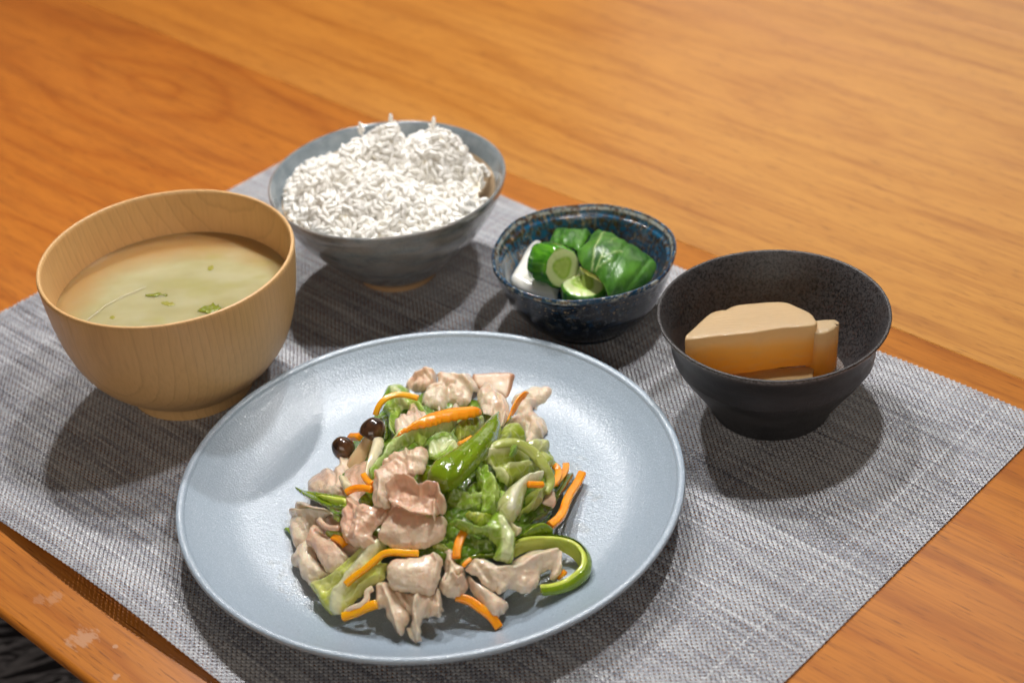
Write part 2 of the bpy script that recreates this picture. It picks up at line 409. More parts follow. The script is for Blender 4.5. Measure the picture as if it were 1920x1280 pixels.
rb = empty('rice_bowl', RB); tag(rb, 'blue grey glazed stoneware bowl heaped with white rice', 'bowl')
lathe('outer_wall', [[(.0222, .0042), (.0245, .0062), (.0295, .0110), (.0385, .0205), (.0470, .0310), (.0535, .0412), (.0568, .0482), (.0578, .0505), (.0584, .0532), (.0586, .0546)], [(.0586, .0546), (.0580, .0553), (.0572, .0550)]], gm, rb, wob=wob_rice)
lathe('lip_band', [[(.0572, .0550), (.0562, .0535), (.0545, .0500), (.0528, .0468)]], gl, rb, wob=wob_rice)
lathe('inner_wall', [[(.0528, .0468), (.0500, .0410), (.0440, .0310), (.0340, .0200), (.018, .0125), (0, .011)]], ci, rb, wob=wob_rice)
lathe('foot_ring', [[(.0222, .0042), (.0208, .0036), (.0202, .0020), (.0200, 0)], [(.0200, 0), (.0175, 0), (.0170, .003), (0, .0032)]], bc, rb)
# rice heap
def rice_h(x, y):
    d = math.hypot(x, y)
    h = .0478 - .0035*max(0, (d-.040)/.012)**2
    h += .0198*math.exp(-((x-.003)**2/.027**2+(y-.017)**2/.014**2))
    h += .0065*math.exp(-((x+.026)**2/.016**2+(y-.004)**2/.014**2))
    h += .0065*math.exp(-((x-.029)**2/.013**2+(y-.012)**2/.016**2))
    h += .0098*math.exp(-((x-.002)**2/.018**2+(y+.014)**2/.009**2))
    h += .0030*math.exp(-((x+.020)**2/.014**2+(y+.026)**2/.009**2))
    h += .0100*(noise.noise(Vector((x*70, y*70, 2.3))))+.0042*noise.noise(Vector((x*150, y*150, 5)))
    return h
s = NT('cooked_rice')
rcol = s.mix(s.noise(120, detail=1), (.94, .92, .86), (.98, .97, .94))
rc = s.set(rcol, .28, s.bump(s.noise(900, detail=1), .1, .0003), sss=0, coat=.25, coatr=.15)
tr = s.n.new('ShaderNodeBsdfTranslucent'); s.L(rcol, tr.inputs['Color']); mx = s.n.new('ShaderNodeMixShader'); mx.inputs[0].default_value = .12
s.L(s.p.outputs[0], mx.inputs[1]); s.L(tr.outputs[0], mx.inputs[2]); s.L(mx.outputs[0], s.n['Material Output'].inputs['Surface'])
v = []; f = []; n = 70; RR = .0535
idx = {}
for i in range(n+1):
    for j in range(n+1):
        x = -RR+2*RR*i/n; y = -RR+2*RR*j/n
        if math.hypot(x, y) < .0475:
            idx[i, j] = len(v); v.append((x, y, rice_h(x, y)+.0001))
for (i, j) in list(idx):
    if (i+1, j) in idx and (i, j+1) in idx and (i+1, j+1) in idx:
        f.append((idx[i, j], idx[i+1, j], idx[i+1, j+1], idx[i, j+1]))
# grains appended to the same mass
gv = []; gf = []
US, VS = 10, 8
for a in range(VS+1):
    ph = math.pi*a/VS
    for b in range(US):
        t = 2*math.pi*b/US; k = 1-.12*math.cos(ph)
        gv.append((math.cos(ph)*1.0, math.sin(ph)*math.cos(t)*k, math.sin(ph)*math.sin(t)*k))
for a in range(VS):
    for b in range(US):
        gf.append((a*US+b, a*US+(b+1) % US, (a+1)*US+(b+1) % US, (a+1)*US+b))
gv = np.array(gv); gf = np.array(gf)
Vs = []; Qs = []; base = 0
def rotm(v1, roll):
    v1 = v1/np.linalg.norm(v1); u = np.cross(v1, [0.3, .2, 1]); u /= np.linalg.norm(u); w = np.cross(v1, u)
    c_, s_ = math.cos(roll), math.sin(roll)
    return np.stack([v1, u*c_+w*s_, -u*s_+w*c_], 1)
def grain(p, d, L, Wd, roll):
    global base
    bend = .18*(rng.random()-.5)
    q = gv*np.array([L/2, Wd/2, Wd/2*.86]); q[:, 1] += bend*(q[:, 0]**2)/(L/2)
    q = q@rotm(d, roll).T+p
    Vs.append(q); Qs.append(gf+base); base += len(gv)
cnt = 0; tries = 0; cells = {}
while cnt < 3400 and tries < 60000:
    tries += 1
    x, y = rng.uniform(-RR, RR, 2); d_ = math.hypot(x, y)
    hz = rice_h(x, y)
    if d_ > .0512 or (x > .012 and d_ > .0455+.004*math.sin(9*math.atan2(y, x)) and y > -.018): continue
    if hz < np.interp(d_, [.034, .044, .050, .0528], [.020, .031, .041, .0468])+.0012: continue
    e = .001
    nx = -(rice_h(x+e, y)-rice_h(x-e, y))/(2*e); ny = -(rice_h(x, y+e)-rice_h(x, y-e))/(2*e)
    N_ = np.array([nx, ny, 1.0]); N_ /= np.linalg.norm(N_)
    dr = rng.normal(size=3); dr -= N_*(dr@N_); dr /= np.linalg.norm(dr)
    up = abs(rng.normal())*.25 if rng.random() < .93 else rng.uniform(.5, 1.2)
    dr = dr+N_*up
    L = rng.uniform(.0046, .0060); wd = rng.uniform(.0023, .0028)
    top_layer = rng.random() < .04
    p_ = np.array([x, y, hz])+N_*(rng.uniform(.0012, .0024) if top_layer else rng.uniform(-.0003, .0006))
    key = tuple(np.floor(p_/.0021).astype(int))
    if any(np.linalg.norm(p_-c_) < (.0016 if top_layer else .0020) for i_ in (-1, 0, 1) for j_ in (-1, 0, 1) for k_ in (-1, 0, 1) for c_ in cells.get((key[0]+i_, key[1]+j_, key[2]+k_), ())): continue
    cells.setdefault(key, []).append(p_)
    grain(p_, dr, L, wd, rng.uniform(0, 6.28)); cnt += 1
# grains standing up along the top of the heap
for (px, py, zt, lean) in ((678, 232, .071, -.2), (735, 221, .0735, .0), (806, 226, .071, .0), (820, 240, .068, .8), (905, 335, .056, .4)):
    P = at([(px, py)], zt+ZM)[0]-np.array(RB)
    for q in range(2):
        grain(P-np.array([rng.normal()*.0012, rng.normal()*.001, .0012+.003*q]), np.array([lean*.8+rng.normal()*.25, rng.normal()*.2, 1.0]), .0058, .0024, rng.uniform(0, 6))
V = np.concatenate([np.array(v)]+Vs); Q = np.concatenate([np.array(f)]+[q+len(v) for q in Qs])
rice = fastmesh('rice', V, Q, rc)
s = NT('rice_gap_shade'); cdp = s.mix(s.noise(150), (.95, .88, .70), (.97, .94, .84)); s.set(cdp, .4); rice.data.materials.append(thin(s, cdp, .1))  # mass under the grains: warm shade of the gaps put into its colour
rice.data.polygons.foreach_set('material_index', [1]*len(f)+[0]*(len(Q)-len(f))); rice.location = RB
tag(rice, 'heap of glossy white steamed rice in the blue grey bowl', 'rice', kind='stuff')
# ------------------------------------------------------------------ small pickle dish
DS = (.0369, .6913, ZM)
def wob_dish(r, z, t):
    w = math.sin(2*t+.4)*.012+math.sin(3*t+1.6)*.007+math.sin(7*t)*.0015
    return r*(1+w*min(1, z/.03)), z+(.0007*math.sin(3*t+1.0)+.0004*math.sin(5*t+2)+.00012*math.sin(11*t))*min(1, z/.035)
s = NT('speckled_blue_brown_glaze')
pth = s.attr('path')
x, y, z = s.sep()
ang = s.math('ARCTAN2', y, x)
pol = s.comb(s.math('MULTIPLY', ang, 11), s.math('MULTIPLY', z, 330), 0)
n1 = s.noise(1, pol, 4, .65); n2 = s.noise(260, detail=3, rough=.7); n3 = s.noise(1, s.comb(s.math('MULTIPLY', ang, 22), s.math('MULTIPLY', z, 120), 3), 3, .6)
c = s.mix(s.ramp(n1, [(.42, 0), (.58, 1)]), (.008, .085, .175), (.050, .028, .012))
c = s.mix(s.math('MULTIPLY', s.ramp(n3, [(.54, 0), (.68, 1)]), .75), c, (.22, .20, .12))
c = s.mix(s.math('MULTIPLY', s.ramp(n2, [(.60, 0), (.68, 1)]), .8), c, (.42, .26, .12))
cin = s.mix(s.math('MULTIPLY', s.ramp(n2, [(.28, 1), (.38, 0)]), .8), c, (.02, .12, .24))
lipm = s.mix(s.ramp(s.noise(330, detail=3, rough=.7), [(.46, 0), (.60, 1)]), (.40, .42, .38), (.12, .06, .03))
cout = s.mix(s.ramp(n2, [(.50, 0), (.66, 1)]), (.006, .010, .018), (.05, .055, .06))
cout = s.mix(s.math('MULTIPLY', s.ramp(n1, [(.5, 0), (.62, 1)]), .6), cout, (.010, .045, .10))
cout = s.mix(s.math('MULTIPLY', s.ramp(s.noise(700, detail=1), [(.66, 0), (.72, 1)]), s.ramp(z, [(.015, 0), (.036, .9)])), cout, (.35, .25, .14))
fz = s.math('MULTIPLY', z, 1)
up = s.math('SUBTRACT', z, .0)
# glaze zones follow the pot's own profile (path runs from foot over the lip to the inside)
zone_out = s.ramp(pth, [(.435, 1), (.455, 0)])
lip = s.ramp(pth, [(.425, 0), (.45, 1), (.515, 1), (.53, 0)])
ridge = s.ramp(pth, [(.565, 0), (.58, 1), (.60, 1), (.615, 0)])
c = s.mix(zone_out, cin, cout)
c = s.mix(lip, c, s.mix(s.ramp(n1, [(.42, 0), (.50, 1)]), lipm, (.010, .055, .12)))
c = s.mix(s.math('MULTIPLY', ridge, .85), c, lipm)
rings = s.math('SINE', s.math('MULTIPLY', z, 2600))
dm = s.set(c, .13, s.bump(s.math('ADD', n2, s.math('MULTIPLY', rings, .06)), .25, .0007), coat=.45, coatr=.10, spec=.4)
dprof = [[(0, .002), (.0195, .002)], [(.0195, .002), (.0200, 0), (.0225, 0), (.0235, .002)],
         [(.0235, .002), (.0300, .0075), (.0355, .0150), (.0392, .0230), (.0415, .0300), (.0428, .0350)],
         [(.0428, .0350), (.0436, .0372), (.0433, .0388), (.0424, .0390)],
         [(.0424, .0390), (.0412, .0372), (.0404, .0352), (.0398, .0346)],
         [(.0398, .0346), (.0388, .0338), (.0372, .0290), (.0335, .0195), (.027, .0115), (.016, .0070), (0, .006)]]
ds = lathe('pickle_dish', dprof, dm, wob=wob_dish, seg=180); ds.location = DS
tag(ds, 'small blue and brown speckled glazed dish of pickles', 'dish')
# ------------------------------------------------------------------ black bowl
BB = (.1133, .6123, ZM)
def wob_black(r, z, t):
    w = .003*math.sin(2*t)+.002*math.sin(3*t+1)
    zz = z/.05
    if .15 < zz < .9: w += (.016*max(0, math.sin(4*t+.6+z*90))**2-.006)*math.sin(math.pi*(zz-.15)/.75)
    return r*(1+w), z+.0005*math.sin(2*t+1)*zz
s = NT('black_iron_stoneware')
n1 = s.noise(900, detail=3, rough=.75); n2 = s.noise(60, detail=4)
c = s.mix(s.ramp(n1, [(.42, 0), (.54, 1)]), (.010, .0095, .011), (.060, .056, .058))
c = s.mix(s.math('MULTIPLY', s.ramp(n2, [(.45, 0), (.7, 1)]), .35), c, (.05, .034, .028))
x, y, z = s.sep()
d2 = s.math('ADD', s.math('MULTIPLY', x, x), s.math('MULTIPLY', y, y))
pth = s.attr('path')
rimw = s.ramp(pth, [(.50, 0), (.53, 1), (.57, 1), (.60, 0)])
c = s.mix(s.math('MULTIPLY', rimw, .9), c, s.mix(s.ramp(s.noise(1100, detail=2), [(.42, 0), (.55, 1)]), (.03, .025, .025), (.30, .28, .29)))
co = s.mix(s.ramp(s.noise(1, s.mapping((30, 30, 110)), 4), [(.35, 0), (.7, 1)]), (.014, .014, .016), (.040, .038, .042))
c = s.mix(s.ramp(pth, [(.48, 1), (.52, 0)]), c, co)
bm_ = s.set(c, s.math('ADD', s.math('MULTIPLY', n1, .25), .30), s.bump(s.math('ADD', n1, s.math('MULTIPLY', n2, .6)), .35, .0007), spec=.5, coat=.12, coatr=.3)
bprof = [[(0, .0018), (.0235, .0018)], [(.0235, .0018), (.0240, 0), (.0262, 0), (.0270, .0012)],
         [(.0270, .0012), (.0285, .0050), (.0325, .0115), (.0375, .0190), (.0415, .0250), (.0438, .0295)],
         [(.0438, .0295), (.0444, .0330), (.0452, .0385), (.0472, .0440), (.0494, .0483), (.0502, .0494)],
         [(.0502, .0494), (.0500, .0503), (.0490, .0503), (.0482, .0494)],
         [(.0482, .0494), (.0462, .0455), (.0438, .0395), (.0418, .0330), (.0385, .0250), (.032, .0150), (.022, .0085), (0, .006)]]
bb = lathe('black_bowl', bprof, bm_, wob=wob_black, seg=200); bb.location = BB
tag(bb, 'black speckled stoneware bowl with a flared rim holding braised radish', 'bowl')
# ================================================================== food
CR = {'A': (500, 680, 4.572), 'B': (780, 680, 4.572), 'C': (520, 930, 4.415), 'D': (800, 930, 4.415), 'K': (900, 370, 4.572), 'Y': (1220, 460, 4.0), 'X': (40, 340, 4.0)}
def P(k, pts):
    ox, oy, sc = CR[k]; return [(ox+x/sc, oy+y/sc) for x, y in pts]
MC = np.array([-.038, .540])
def mound(x, y):
    q = ((x-MC[0])/.062)**2+((y-MC[1])/.073)**2
    return .0072+.0235*np.maximum(0, 1-q)
def surf(pts, off, hf):
    pts = np.atleast_2d(np.array(pts, float)); off = np.broadcast_to(off, len(pts))
    lo = np.full(len(pts), .0); hi = np.full(len(pts), .09)
    for _ in range(26):
        mid = (lo+hi)/2; Q = at(pts, mid)
        g = mid-(hf(Q[:, 0], Q[:, 1])+off) > 0
        hi = np.where(g, mid, hi); lo = np.where(g, lo, mid)
    return at(pts, hi)
def resample(poly, step, closed=True):
    P_ = [np.array(p, float) for p in poly]; n = len(P_)
    out = []
    for i in range(n if closed else n-1):
        if closed: p0, p1, p2, p3 = P_[i-1], P_[i], P_[(i+1) % n], P_[(i+2) % n]
        else: p0, p1, p2, p3 = P_[max(i-1, 0)], P_[i], P_[i+1], P_[min(i+2, n-1)]
        k = max(1, int(np.linalg.norm(p2-p1)/step))
        for j in range(k):
            t = j/k; out.append(.5*((2*p1)+(-p0+p2)*t+(2*p0-5*p1+4*p2-p3)*t*t+(-p0+3*p1-3*p2+p3)*t**3))
    if not closed: out.append(P_[-1])
    return np.array(out)
def segdist(pts, line):
    line = np.array(line, float); d = np.full(len(pts), 1e9)
    for i in range(len(line)-1):
        a, b = line[i], line[i+1]; ab = b-a
        t = np.clip(((pts-a)@ab)/(ab@ab+1e-9), 0, 1)
        d = np.minimum(d, np.linalg.norm(pts-(a+t[:, None]*ab), axis=1))
    return d
def inside(pts, poly):
    x, y = pts[:, 0], pts[:, 1]; r = np.zeros(len(pts), bool); j = len(poly)-1
    for i in range(len(poly)):
        xi, yi = poly[i]; xj, yj = poly[j]
        c_ = ((yi > y) != (yj > y)) & (x < (xj-xi)*(y-yi)/(yj-yi+1e-12)+xi); r ^= c_; j = i
    return r
NSEED = [0]
def patch(name, outline, mat, off=.004, thick=.0022, dome=.002, dw=14, ruf=.0010, rs=26, jag=1.0, folds=(), rise=0, hf=mound, step=3.2, parent=None, sub=1, tiltx=0):
    """a slice or leaf: outline in picture pixels laid on the surface hf raised by off, pillow edges, folds = (line, height m, width px, rib 0..1)"""
    NSEED[0] += 1; sd = NSEED[0]*3.7
    ol = resample(outline, step)
    for i in range(len(ol)):
        nv = noise.noise(Vector((ol[i][0]/9, ol[i][1]/9, sd))); nw = noise.noise(Vector((ol[i][0]/9, ol[i][1]/9, sd+9)))
        ol[i] += np.array([nv, nw])*jag*2.2
    mn, mx = ol.min(0), ol.max(0); g = []
    yy = mn[1]; r = 0
    while yy < mx[1]:
        xx = mn[0]+(step/2 if r % 2 else 0)
        while xx < mx[0]: g.append((xx+rng.normal()*.25, yy+rng.normal()*.25)); xx += step
        yy += step*.87; r += 1
    g = np.array(g); g = g[inside(g, ol)]
    g = g[segdist(g, np.vstack([ol, ol[:1]])) > step*.55]
    pts = np.vstack([ol, g]); n0 = len(ol)
    res = delaunay_2d_cdt([Vector(p) for p in pts], [], [list(range(n0))], 1, 1e-6)
    vs = np.array([(p.x, p.y) for p in res[0]]); tris = [tuple(t) for t in res[2]]
    tris = [t for t in tris if len(t) == 3]
    d = segdist(vs, np.vstack([ol, ol[:1]])); d[d < .02] = 0
    cen = vs.mean(0)
    offs = off + rise*(cen[1]-vs[:, 1])*2e-4 + tiltx*(vs[:, 0]-cen[0])*2e-4
    base_ = surf(vs, offs, hf)
    e = 1.5
    dx = surf(vs+[e, 0], off+rise*(cen[1]-vs[:, 1])*2e-4+tiltx*(vs[:, 0]+e-cen[0])*2e-4, hf)-base_
    dy = surf(vs+[0, e], off+rise*(cen[1]-vs[:, 1]-e)*2e-4+tiltx*(vs[:, 0]-cen[0])*2e-4, hf)-base_
    N_ = np.cross(dy, dx); N_ /= np.linalg.norm(N_, axis=1)[:, None]; N_[N_[:, 2] < 0] *= -1
    disp = dome*(1-np.exp(-(d/dw)**1.3)); rib = np.zeros(len(vs))
    for fo in folds:
        ln, hh, ww = fo[:3]; gd = segdist(vs, ln); gs = np.exp(-(gd/ww)**2)
        disp += hh*gs
        if len(fo) > 3: rib = np.maximum(rib, fo[3]*np.exp(-(gd/(ww*1.15))**4))
    for i in range(len(vs)):
        q = vs[i]
        disp[i] += ruf*.62*(noise.noise(Vector((q[0]/rs, q[1]/rs, sd)))*1.3+.45*noise.noise(Vector((q[0]/rs*2.6, q[1]/rs*2.6, sd+3))))
    if hf is mound: disp -= .0014*np.exp(-(d/5.0)**2)
    ed = np.clip(d/max(3.0, thick*.5/2e-4), 0, 1); ed = np.sqrt(1-(1-ed)**2)
    top = base_+N_*(disp+thick*.5*ed)[:, None]; bot = base_+N_*(disp-thick*.5*ed)[:, None]
    if hf is mound: top[:, 2] = np.maximum(top[:, 2], .0074); bot[:, 2] = np.maximum(bot[:, 2], .0069)
    nV = len(vs); bi = np.arange(nV); V_ = list(top)
    for i in range(nV):
        if d[i] > 0: bi[i] = len(V_); V_.append(bot[i])
    F_ = []
    for t in tris: F_.append(t); F_.append((bi[t[2]], bi[t[1]], bi[t[0]]))
    V_ = np.array(V_); full = lambda a: np.concatenate([a, a[[i for i in range(nV) if d[i] > 0]]])
    o = V_.mean(0)
    ob = pydata(name, V_-o, F_, mat, parent, attrs={'rib': full(rib), 'edge': full(np.clip(d/18, 0, 1))})
    bm = bmesh.new(); bm.from_mesh(ob.data); bmesh.ops.recalc_face_normals(bm, faces=bm.faces); bm.to_mesh(ob.data); bm.free()
    if parent is None: ob.location = o
    else: ob.location = Vector(o)-parent.location
    if sub: m_ = ob.modifiers.new('smooth', 'SUBSURF'); m_.levels = sub; m_.render_levels = sub
    return ob
def sweep(name, line, mat, w=.004, t=.0026, off=.005, hf=mound, offs=None, up=None, taper=(1, 1), nsec=12, square=.42, parent=None, wander=0, ws=None, tang=False, twist=0):
    """a strip swept along a centre line given in pixels; offs = heights above the surface at the control points"""
    n0 = len(line); cl = resample(line, 4, closed=False)
    m = len(cl); u = np.linspace(0, 1, m)
    oo = np.full(m, off) if offs is None else np.interp(u, np.linspace(0, 1, len(offs)), offs)
    Pm = surf(cl, oo, hf)
    for _ in range(3): Pm[1:-1] = (Pm[:-2]+2*Pm[1:-1]+Pm[2:])/4
    T = np.gradient(Pm, axis=0); T /= np.linalg.norm(T, axis=1)[:, None]
    upv = np.array([0, -.45, 1.0]) if up is None else np.array(up, float)
    V_ = []; U_ = []
    for i in range(m):
        n_ = upv-T[i]*(upv@T[i]); n_ /= np.linalg.norm(n_); s_ = np.cross(T[i], n_)
        if twist:
            an = twist*u[i]; n_, s_ = n_*math.cos(an)+s_*math.sin(an), s_*math.cos(an)-n_*math.sin(an)
        ws_ = 1 if ws is None else np.interp(u[i], np.linspace(0, 1, len(ws)), ws)
        tp = taper[0]+(taper[1]-taper[0])*u[i]; endr = 1
        for k in range(nsec):
            a = 2*math.pi*(k+.5)/nsec; cx, sx = math.cos(a), math.sin(a)
            ex = square
            px = math.copysign(abs(cx)**ex, cx); py = math.copysign(abs(sx)**ex, sx)
            jt = 1+wander*noise.noise(Vector((i*.35, k*1.3, w*1e4)))
            V_.append(Pm[i]+s_*px*w/2*tp*ws_*jt+n_*py*t/2*(.5+.5*tp)*jt); U_.append(py)
    F_ = []
    for i in range(m-1):
        for k in range(nsec):
            k2 = (k+1) % nsec; F_.append((i*nsec+k, i*nsec+k2, (i+1)*nsec+k2, (i+1)*nsec+k))
    F_.append(tuple(range(nsec))[::-1]); F_.append(tuple((m-1)*nsec+k for k in range(nsec)))
    V_ = np.array(V_); o = V_.mean(0)
    ob = pydata(name, V_-o, F_, mat, parent, attrs={'rib': (np.array(U_)+1)/2, 'edge': np.ones(len(U_))})
    bm = bmesh.new(); bm.from_mesh(ob.data); bmesh.ops.recalc_face_normals(bm, faces=bm.faces)
    bm.to_mesh(ob.data); bm.free()
    ob.location = o if parent is None else Vector(o)-parent.location
    m_ = ob.modifiers.new('round', 'BEVEL'); m_.width = .0004; m_.segments = 2; m_.limit_method = 'ANGLE'; m_.angle_limit = math.radians(50)
    return ob
# ---- food materials
def pork_mat(fat, seed):
    s = NT('boiled_pork'); mp = s.mapping((1, 1, 1), (seed, seed*2, 0))
    n1 = s.noise(90, mp, 4, .6, .8); n2 = s.noise(1, s.mapping((500, 160, 300), (seed, 0, 0), (0, 0, .6*seed)), 3)
    c = s.mix(s.ramp(n1, [(.34, 0), (.66, 1)]), (.84, .52, .36), (.93, .70, .51))
    c = s.mix(s.math('MULTIPLY', s.ramp(s.noise(55, mp, 3, .5, .5), [(.5-.3*fat, 0), (.72-.3*fat, 1)]), .9), c, (.95, .80, .61))
    c = s.mix(s.math('MULTIPLY', s.ramp(n2, [(.56, 0), (.74, 1)]), .20), c, (.58, .34, .22))
    c = s.mix(s.math('MULTIPLY', s.ramp(s.attr('edge'), [(0, 1), (.22, 0)]), .5), c, (.92, .76, .60))
    c = s.mix(s.math('MULTIPLY', s.ramp(s.noise(240, mp, 2), [(.68, 0), (.78, 1)]), .3), c, (.55, .30, .16))
    bc_ = s.bump(s.noise(230, mp, 2, .5), .5, .0018); b = s.bump(s.noise(330, mp, 3, .7), .45, .0012, bc_); b = s.bump(s.noise(1100, mp, 2, .7), .35, .0005, b); b = s.bump(n2, .25, .0004, b)
    s.set(c, .28, b, sss=.35, sssr=(1, .45, .28), scale=.0022, coat=1.0, coatr=.05); s.L(bc_, s.p.inputs['Coat Normal']); s.p.inputs['Coat IOR'].default_value = 1.6
    return thin(s, c, .20)
PM = [pork_mat(.3, 1.3), pork_mat(.75, 2.1), pork_mat(.05, 3.7), pork_mat(1.0, 4.4)]
def cab_mat(dark, mid, light, seed):
    s = NT('cooked_cabbage'); rib = s.attr('rib'); ed = s.attr('edge'); mp = s.mapping((1, 1, 1), (seed, seed, 0))
    n1 = s.noise(75, mp, 4, .6, .5)
    c = s.mix(s.ramp(n1, [(.35, 0), (.65, 1)]), dark, mid)
    c = s.mix(s.math('MULTIPLY', s.ramp(ed, [(0, 1), (.35, 0)]), .35), c, mid)
    vein = s.vor(170, s.mapping((1, 1, 1), (seed, 0, 0)), 'DISTANCE_TO_EDGE')
    vm = s.ramp(vein, [(0, 1), (.09, 0)])
    c = s.mix(s.math('MULTIPLY', vm, .30), c, light)
    c = s.mix(s.ramp(s.math('ADD', rib, s.math('MULTIPLY', s.math('SUBTRACT', n1, .5), .35)), [(.25, 0), (.8, 1)]), c, light)
    b = s.bump(s.noise(300, mp, 3, .65), .4, .0012); b = s.bump(vm, .25, .0005, b)
    s.set(c, .2, b, sss=.15, sssr=(.5, .8, .15), scale=.002, coat=.9, coatr=.05)
    return thin(s, c, .26)
CG = cab_mat((.22, .42, .018), (.48, .66, .10), (.78, .85, .46), 1)      # fresh green
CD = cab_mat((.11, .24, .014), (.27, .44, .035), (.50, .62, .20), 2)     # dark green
CY = cab_mat((.62, .68, .10), (.78, .80, .27), (.88, .88, .58), 3)        # yellow green
CP = cab_mat((.60, .64, .24), (.74, .75, .38), (.88, .87, .64), 4)         # pale
CO = cab_mat((.36, .46, .035), (.54, .60, .10), (.80, .80, .45), 5)       # olive
def carrot_mat(seed, y=0):
    s = NT('cooked_carrot'); n1 = s.noise(1, s.mapping((300, 300, 300), (seed, 0, 0)), 3)
    c = s.mix(n1, (.88, .26+y, .004), (.95, .38+y, .012))
    return s.set(c, .25, s.bump(s.noise(500), .35, .0005), sss=.5, sssr=(1, .35, .05), scale=.003, coat=.5, coatr=.1)
KM = carrot_mat(1); KY = carrot_mat(2, .10)
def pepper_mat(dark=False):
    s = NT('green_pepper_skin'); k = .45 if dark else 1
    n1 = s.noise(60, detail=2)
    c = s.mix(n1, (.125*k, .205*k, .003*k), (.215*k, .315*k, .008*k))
    c = s.mix(s.ramp(s.attr('rib'), [(.0, 0), (.35, 0)]), c, (.36, .50, .07))
    return s.set(c, .16, s.bump(s.math('ADD', s.noise(350), s.math('MULTIPLY', s.ramp(s.vor(420), [(.15, 1), (.3, 0)]), 1.3)), .4, .0006), sss=.2, sssr=(.4, .8, .1), scale=.002, coat=.8, coatr=.05)
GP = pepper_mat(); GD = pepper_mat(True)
s = NT('pepper_flesh'); GF = s.set(s.mix(s.noise(200), (.50, .60, .06), (.66, .72, .16)), .22, s.bump(s.noise(500), .3, .0005), sss=.4, sssr=(.6, .8, .2), scale=.003, coat=.5, coatr=.08)
s = NT('mushroom_cap_skin'); MK = s.set(s.mix(s.ramp(s.noise(140, detail=4), [(.4, 0), (.7, 1)]), (.022, .009, .005), (.13, .055, .022)), .22, s.bump(s.noise(500), .15, .0004), coat=.7, coatr=.08)
s = NT('mushroom_stem_flesh'); MS = s.set(s.mix(s.noise(200), (.60, .40, .20), (.72, .54, .31)), .3, s.bump(s.noise(1, s.mapping((600, 600, 120))), .3, .0005), sss=.4, scale=.003, coat=.4, coatr=.12)
s = NT('onion_flesh'); ON = s.set(s.mix(s.noise(150), (.66, .56, .34), (.76, .70, .50)), .25, s.bump(s.noise(400), .3, .0005), sss=.5, sssr=(1, .8, .5), scale=.003, coat=.5, coatr=.1)
s = NT('seared_edge_pork')
c = s.mix(s.ramp(s.noise(80, detail=4), [(.35, 0), (.65, 1)]), (.78, .56, .40), (.88, .76, .60))
c = s.mix(s.ramp(s.attr('edge'), [(.25, 1), (.75, 0)]), c, (.44, .21, .10))
PS = s.set(c, .3, s.bump(s.noise(500, detail=4), .4, .0005), sss=.4, sssr=(1, .45, .28), scale=.003, coat=.35, coatr=.12)
PM.append(PS)
# ---- under layer of the heap
def piece(o, label, cat, group): return tag(o, label, cat, group)
GPK, GCB, GCR, GPP = 'pork slices in the stir fry', 'cabbage pieces in the stir fry', 'carrot strips in the stir fry', 'green pepper strips in the stir fry'
def pork(ol, label, m=0, **k):
    k['dome'] = k.get('dome', .002)*.72; k['thick'] = k.get('thick', .0022)*.85; k['jag'] = k.get('jag', 1.0)*1.3; k['step'] = k.get('step', 2.9)
    k['folds'] = [(a_[0], a_[1]*1.3, a_[2]*.9)+tuple(a_[3:]) for a_ in k.get('folds', ())]
    return piece(patch('pork_slice', ol, PM[m], **k), label, 'pork slice', GPK)
def cab(ol, label, m=CG, **k): return piece(patch('cabbage_leaf', ol, m, **k), label, 'cabbage', GCB)
def pep(ol, label, m=GP, **k): return piece(patch('pepper_strip', ol, m, **k), label, 'green pepper', GPP)
def car(ol, label, m=KM, **k): return piece(patch('carrot_strip', ol, m, **k), label, 'carrot', GCR)
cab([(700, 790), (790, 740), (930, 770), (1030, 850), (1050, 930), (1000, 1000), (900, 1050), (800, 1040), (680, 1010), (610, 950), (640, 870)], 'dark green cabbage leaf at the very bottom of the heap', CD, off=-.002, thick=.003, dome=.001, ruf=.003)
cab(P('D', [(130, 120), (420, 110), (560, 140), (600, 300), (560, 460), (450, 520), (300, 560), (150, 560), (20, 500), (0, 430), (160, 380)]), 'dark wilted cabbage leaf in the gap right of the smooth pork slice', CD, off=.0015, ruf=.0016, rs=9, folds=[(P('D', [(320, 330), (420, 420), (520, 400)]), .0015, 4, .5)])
cab(P('D', [(40, 380), (130, 370), (200, 440), (170, 470), (60, 460)]), 'small olive cabbage scrap beside the smooth pork slice', CO, off=.003, ruf=.001, rs=8)
pork(P('A', [(700, 900), (900, 830), (1100, 980), (1150, 1270), (900, 1350), (600, 1300), (560, 1100)]), 'shaded pork slice under the mushroom stem', 2, off=.0005, ruf=.002)
pork(P('C', [(300, 180), (560, 150), (820, 300), (840, 420), (620, 480), (500, 440), (380, 330)]), 'darker pork slice tucked beneath the left pieces', 2, off=.0, ruf=.002)
cab(P('B', [(520, 1000), (640, 960), (760, 1010), (820, 1100), (760, 1280), (560, 1290), (350, 1260), (250, 1150), (300, 1080), (420, 1060)]), 'green leaf below the lower tip of the large pepper', CG, off=.003, ruf=.0022, rs=12, folds=[(P('B', [(300, 1130), (450, 1190), (560, 1180)]), .002, 6, .3)])
